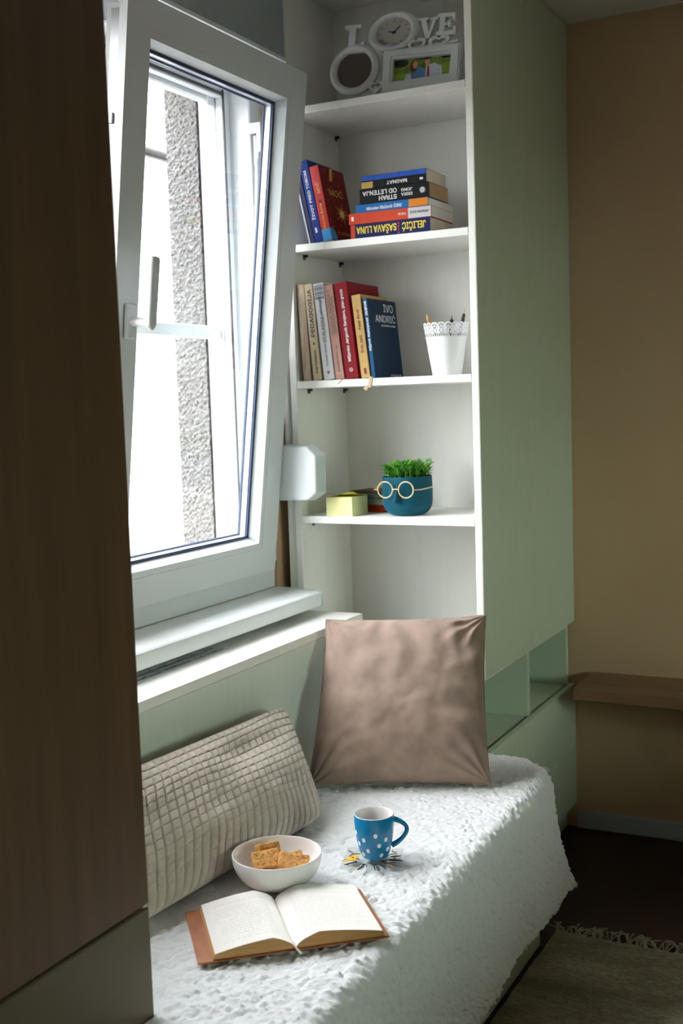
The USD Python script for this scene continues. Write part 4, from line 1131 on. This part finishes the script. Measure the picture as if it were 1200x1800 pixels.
def lp(x, z):
    """world x, z measured at y = 2.56 -> frame coordinates"""
    return (x * KX + 1.14, (z - 1.2625) * KX + 1.2625 - S1 + 0.002)


def fp(name, poly, y0, t, m, parent=None, bevel=True, label=None, smooth=30):
    return part(parent or lv, name, mv(front(ext(poly, t)), 0, y0, 0), m, smooth, label)


def ring_prof(cx, cz, ro, ri, t, sq=1.0, n=64):
    pr_ = [(ri, 0), (ro, 0), (ro, t * 0.55), (ro - 0.006, t * 0.9), ((ro + ri) / 2, t), (ri + 0.004, t * 0.8), (ri, t * 0.5), (ri, 0)]
    m = lathe(pr_, n)
    m.vertices[:, 1] *= sq
    m = front(m)
    return mv(m, cx, 0, cz)


c1 = lp(-1.2455, 2.0505)
rf = part(lv, 'round_frame', ring_prof(c1[0], c1[1], 0.0655, 0.047, 0.018, 0.93), FRM, smooth=40)
fp('photo', affinity.translate(affinity.scale(Point(0, 0).buffer(0.050, 24), 1, 0.93), *c1), -0.004, 0.001, M('empty_brown_photo', C(84, 74, 68), 0.35), parent=rf, label='plain brown oval picture')
c2 = lp(-1.1440, 2.1225)
ck = part(lv, 'clock', ring_prof(c2[0], c2[1], 0.0655, 0.046, 0.020, 0.72), FRM, smooth=40)
fp('dial', affinity.translate(affinity.scale(Point(0, 0).buffer(0.049, 24), 1, 0.72), *c2), -0.004, 0.001, M('clock_dial', (0.42, 0.40, 0.37), 0.5), parent=ck)
ticks = unary_union([affinity.translate(affinity.scale(affinity.rotate(sbox(-0.0012, 0.034, 0.0012, 0.040), a, origin=(0, 0)), 1, 0.72, origin=(0, 0)), *c2) for a in range(0, 360, 30)])
fp('hour_marks', ticks, -0.0052, 0.0004, M('grey_marks', C(120, 110, 100), 0.6), parent=ck)
hands = unary_union([affinity.translate(affinity.rotate(sbox(-0.0012, -0.006, 0.0012, L_), a, origin=(0, 0)), *c2) for a, L_ in ((75, 0.014), (-52, 0.021))] + [Point(*c2).buffer(0.003)])
fp('hands', hands, -0.0058, 0.0005, INK, parent=ck, label='black clock hands')
q = [lp(-1.1655, 2.080), lp(-0.972, 2.066), lp(-0.9765, 1.9905), lp(-1.1700, 1.9895)]
q[2], q[3] = (q[2][0], 0.001), (q[3][0], 0.001)
qi = [lp(-1.1405, 2.0555), lp(-0.996, 2.0450), lp(-0.9995, 2.0005), lp(-1.1435, 2.0025)]
rfm = fp('rectangular_frame', Polygon(q).difference(Polygon(qi)), 0.0, 0.016, FRM)
fp('frame_lip', Polygon(q).buffer(-0.004).difference(Polygon(qi).buffer(0.006)), -0.016, 0.003, FRM, parent=rfm)
# the photograph inside: a couple in a green park, flat print
PX0, PX1, PZ0, PZ1 = min(a for a, _ in qi), max(a for a, _ in qi), min(b_ for _, b_ in qi), max(b_ for _, b_ in qi)
pw, ph = PX1 - PX0, PZ1 - PZ0
pic = lambda pts: Polygon([(PX0 + a * pw, PZ0 + b_ * ph) for a, b_ in pts])
blob = lambda a, b_, ra, rb: affinity.scale(Point(PX0 + a * pw, PZ0 + b_ * ph).buffer(1, 10), ra * pw, rb * ph)
pbg = fp('photograph', sbox(PX0 - 0.002, PZ0 - 0.002, PX1 + 0.002, PZ1 + 0.002), -0.004, 0.001, M('photo_foliage', C(60, 92, 30), 0.4, col2=C(150, 180, 70), vscale=(60, 60, 60)), label='colour photograph of a couple among greenery')
PHM = {k: M('photo_' + k, C(*c), 0.45) for k, c in dict(grass=(140, 170, 50), dark=(20, 30, 14), skin=(214, 160, 132), hair=(96, 48, 30), cap=(36, 34, 30), white=(208, 214, 224), blue=(96, 140, 190), red=(190, 24, 44)).items()}
shapes = [('grass', pic([(0, 0), (0.3, 0), (0.28, 0.32), (0, 0.42)])), ('grass', pic([(0.76, 0), (1, 0), (1, 0.62), (0.78, 0.5)])), ('dark', blob(0.12, 0.82, 0.14, 0.16)), ('dark', blob(0.55, 0.95, 0.2, 0.1)), ('dark', blob(0.9, 0.9, 0.1, 0.16)),
          ('blue', pic([(0.30, 0), (0.56, 0), (0.55, 0.42), (0.44, 0.56), (0.33, 0.36)])), ('white', pic([(0.54, 0), (0.84, 0), (0.82, 0.45), (0.70, 0.62), (0.56, 0.56)])), ('white', pic([(0.18, 0), (0.31, 0), (0.30, 0.35), (0.22, 0.32)])),
          ('hair', blob(0.345, 0.60, 0.06, 0.24)), ('skin', blob(0.375, 0.66, 0.042, 0.15)), ('skin', blob(0.585, 0.72, 0.045, 0.17)), ('cap', blob(0.585, 0.90, 0.07, 0.09)), ('red', pic([(0.575, 0.08), (0.615, 0.08), (0.61, 0.52), (0.585, 0.52)]))]
clip = sbox(PX0, PZ0, PX1, PZ1)
for i, (k, s) in enumerate(shapes):
    fp('print_' + {'grass': 'lawn', 'dark': 'shade', 'blue': 'dress', 'white': 'shirt', 'hair': 'hair', 'skin': 'face', 'cap': 'hat', 'red': 'tie'}[k], s.intersection(clip), -0.0051 - 0.00012 * i, 0.0002, PHM[k], parent=pbg, smooth=False)


def heart(cx, cz, w, h, hole=0.66):
    t_ = np.linspace(0, 2 * np.pi, 60)
    hx_, hz_ = 16 * np.sin(t_) ** 3, 13 * np.cos(t_) - 5 * np.cos(2 * t_) - 2 * np.cos(3 * t_) - np.cos(4 * t_)
    p = Polygon(np.stack([hx_ / 32 * w, hz_ / 29 * h], 1)).buffer(0)
    return affinity.translate(p.difference(affinity.scale(p, hole, hole)), cx, cz)


for hc, w, h in ((lp(-1.083, 2.081), 0.047, 0.033), (lp(-1.0275, 2.078), 0.053, 0.037), (lp(-1.186, 2.000), 0.040, 0.030), (lp(-1.168, 2.083), 0.036, 0.028)):
    fp('heart', heart(hc[0], hc[1], w, h), 0.0, 0.012, FRM)
U = lambda *ps: unary_union(ps)
lx0, lz0 = lp(-1.269, 2.1565)
Lp = U(sbox(lx0, lz0 - 0.008, lx0 + 0.044, lz0), sbox(lx0 + 0.013, lz0 - 0.062, lx0 + 0.031, lz0), sbox(lx0 - 0.004, lz0 - 0.066, lx0 + 0.056, lz0 - 0.055), sbox(lx0 + 0.047, lz0 - 0.066, lx0 + 0.056, lz0 - 0.042))
fp('letter_l', affinity.rotate(Lp, -5, origin=(lx0, lz0)), 0.0, 0.014, FRM)
vx0, vz0 = lp(-1.0775, 2.139)
Vp = U(Polygon([(vx0 + 0.004, vz0), (vx0 + 0.017, vz0), (vx0 + 0.0285, vz0 - 0.032), (vx0 + 0.038, vz0), (vx0 + 0.045, vz0), (vx0 + 0.030, vz0 - 0.047), (vx0 + 0.021, vz0 - 0.047)]), sbox(vx0 - 0.002, vz0 - 0.005, vx0 + 0.023, vz0 + 0.001), sbox(vx0 + 0.030, vz0 - 0.005, vx0 + 0.050, vz0 + 0.001))
fp('letter_v', affinity.rotate(Vp, -5, origin=(vx0, vz0)), 0.0, 0.014, FRM)
ex0, ez0 = lp(-1.030, 2.142)
Ep = U(sbox(ex0 + 0.006, ez0 - 0.050, ex0 + 0.019, ez0), sbox(ex0, ez0 - 0.008, ex0 + 0.044, ez0), sbox(ex0, ez0 - 0.050, ex0 + 0.048, ez0 - 0.041), sbox(ex0 + 0.006, ez0 - 0.028, ex0 + 0.032, ez0 - 0.021), sbox(ex0 + 0.038, ez0 - 0.016, ex0 + 0.044, ez0), sbox(ex0 + 0.042, ez0 - 0.050, ex0 + 0.048, ez0 - 0.032), sbox(ex0 + 0.028, ez0 - 0.032, ex0 + 0.033, ez0 - 0.017))
fp('letter_e', affinity.rotate(Ep, -5, origin=(ex0, ez0)), 0.0, 0.014, FRM)
cb_ = lp(-0.982, 2.075)
fp('link_bar', U(sbox(-0.03, cb_[1] - 0.004, cb_[0], cb_[1] + 0.002)), 0.0, 0.010, FRM)
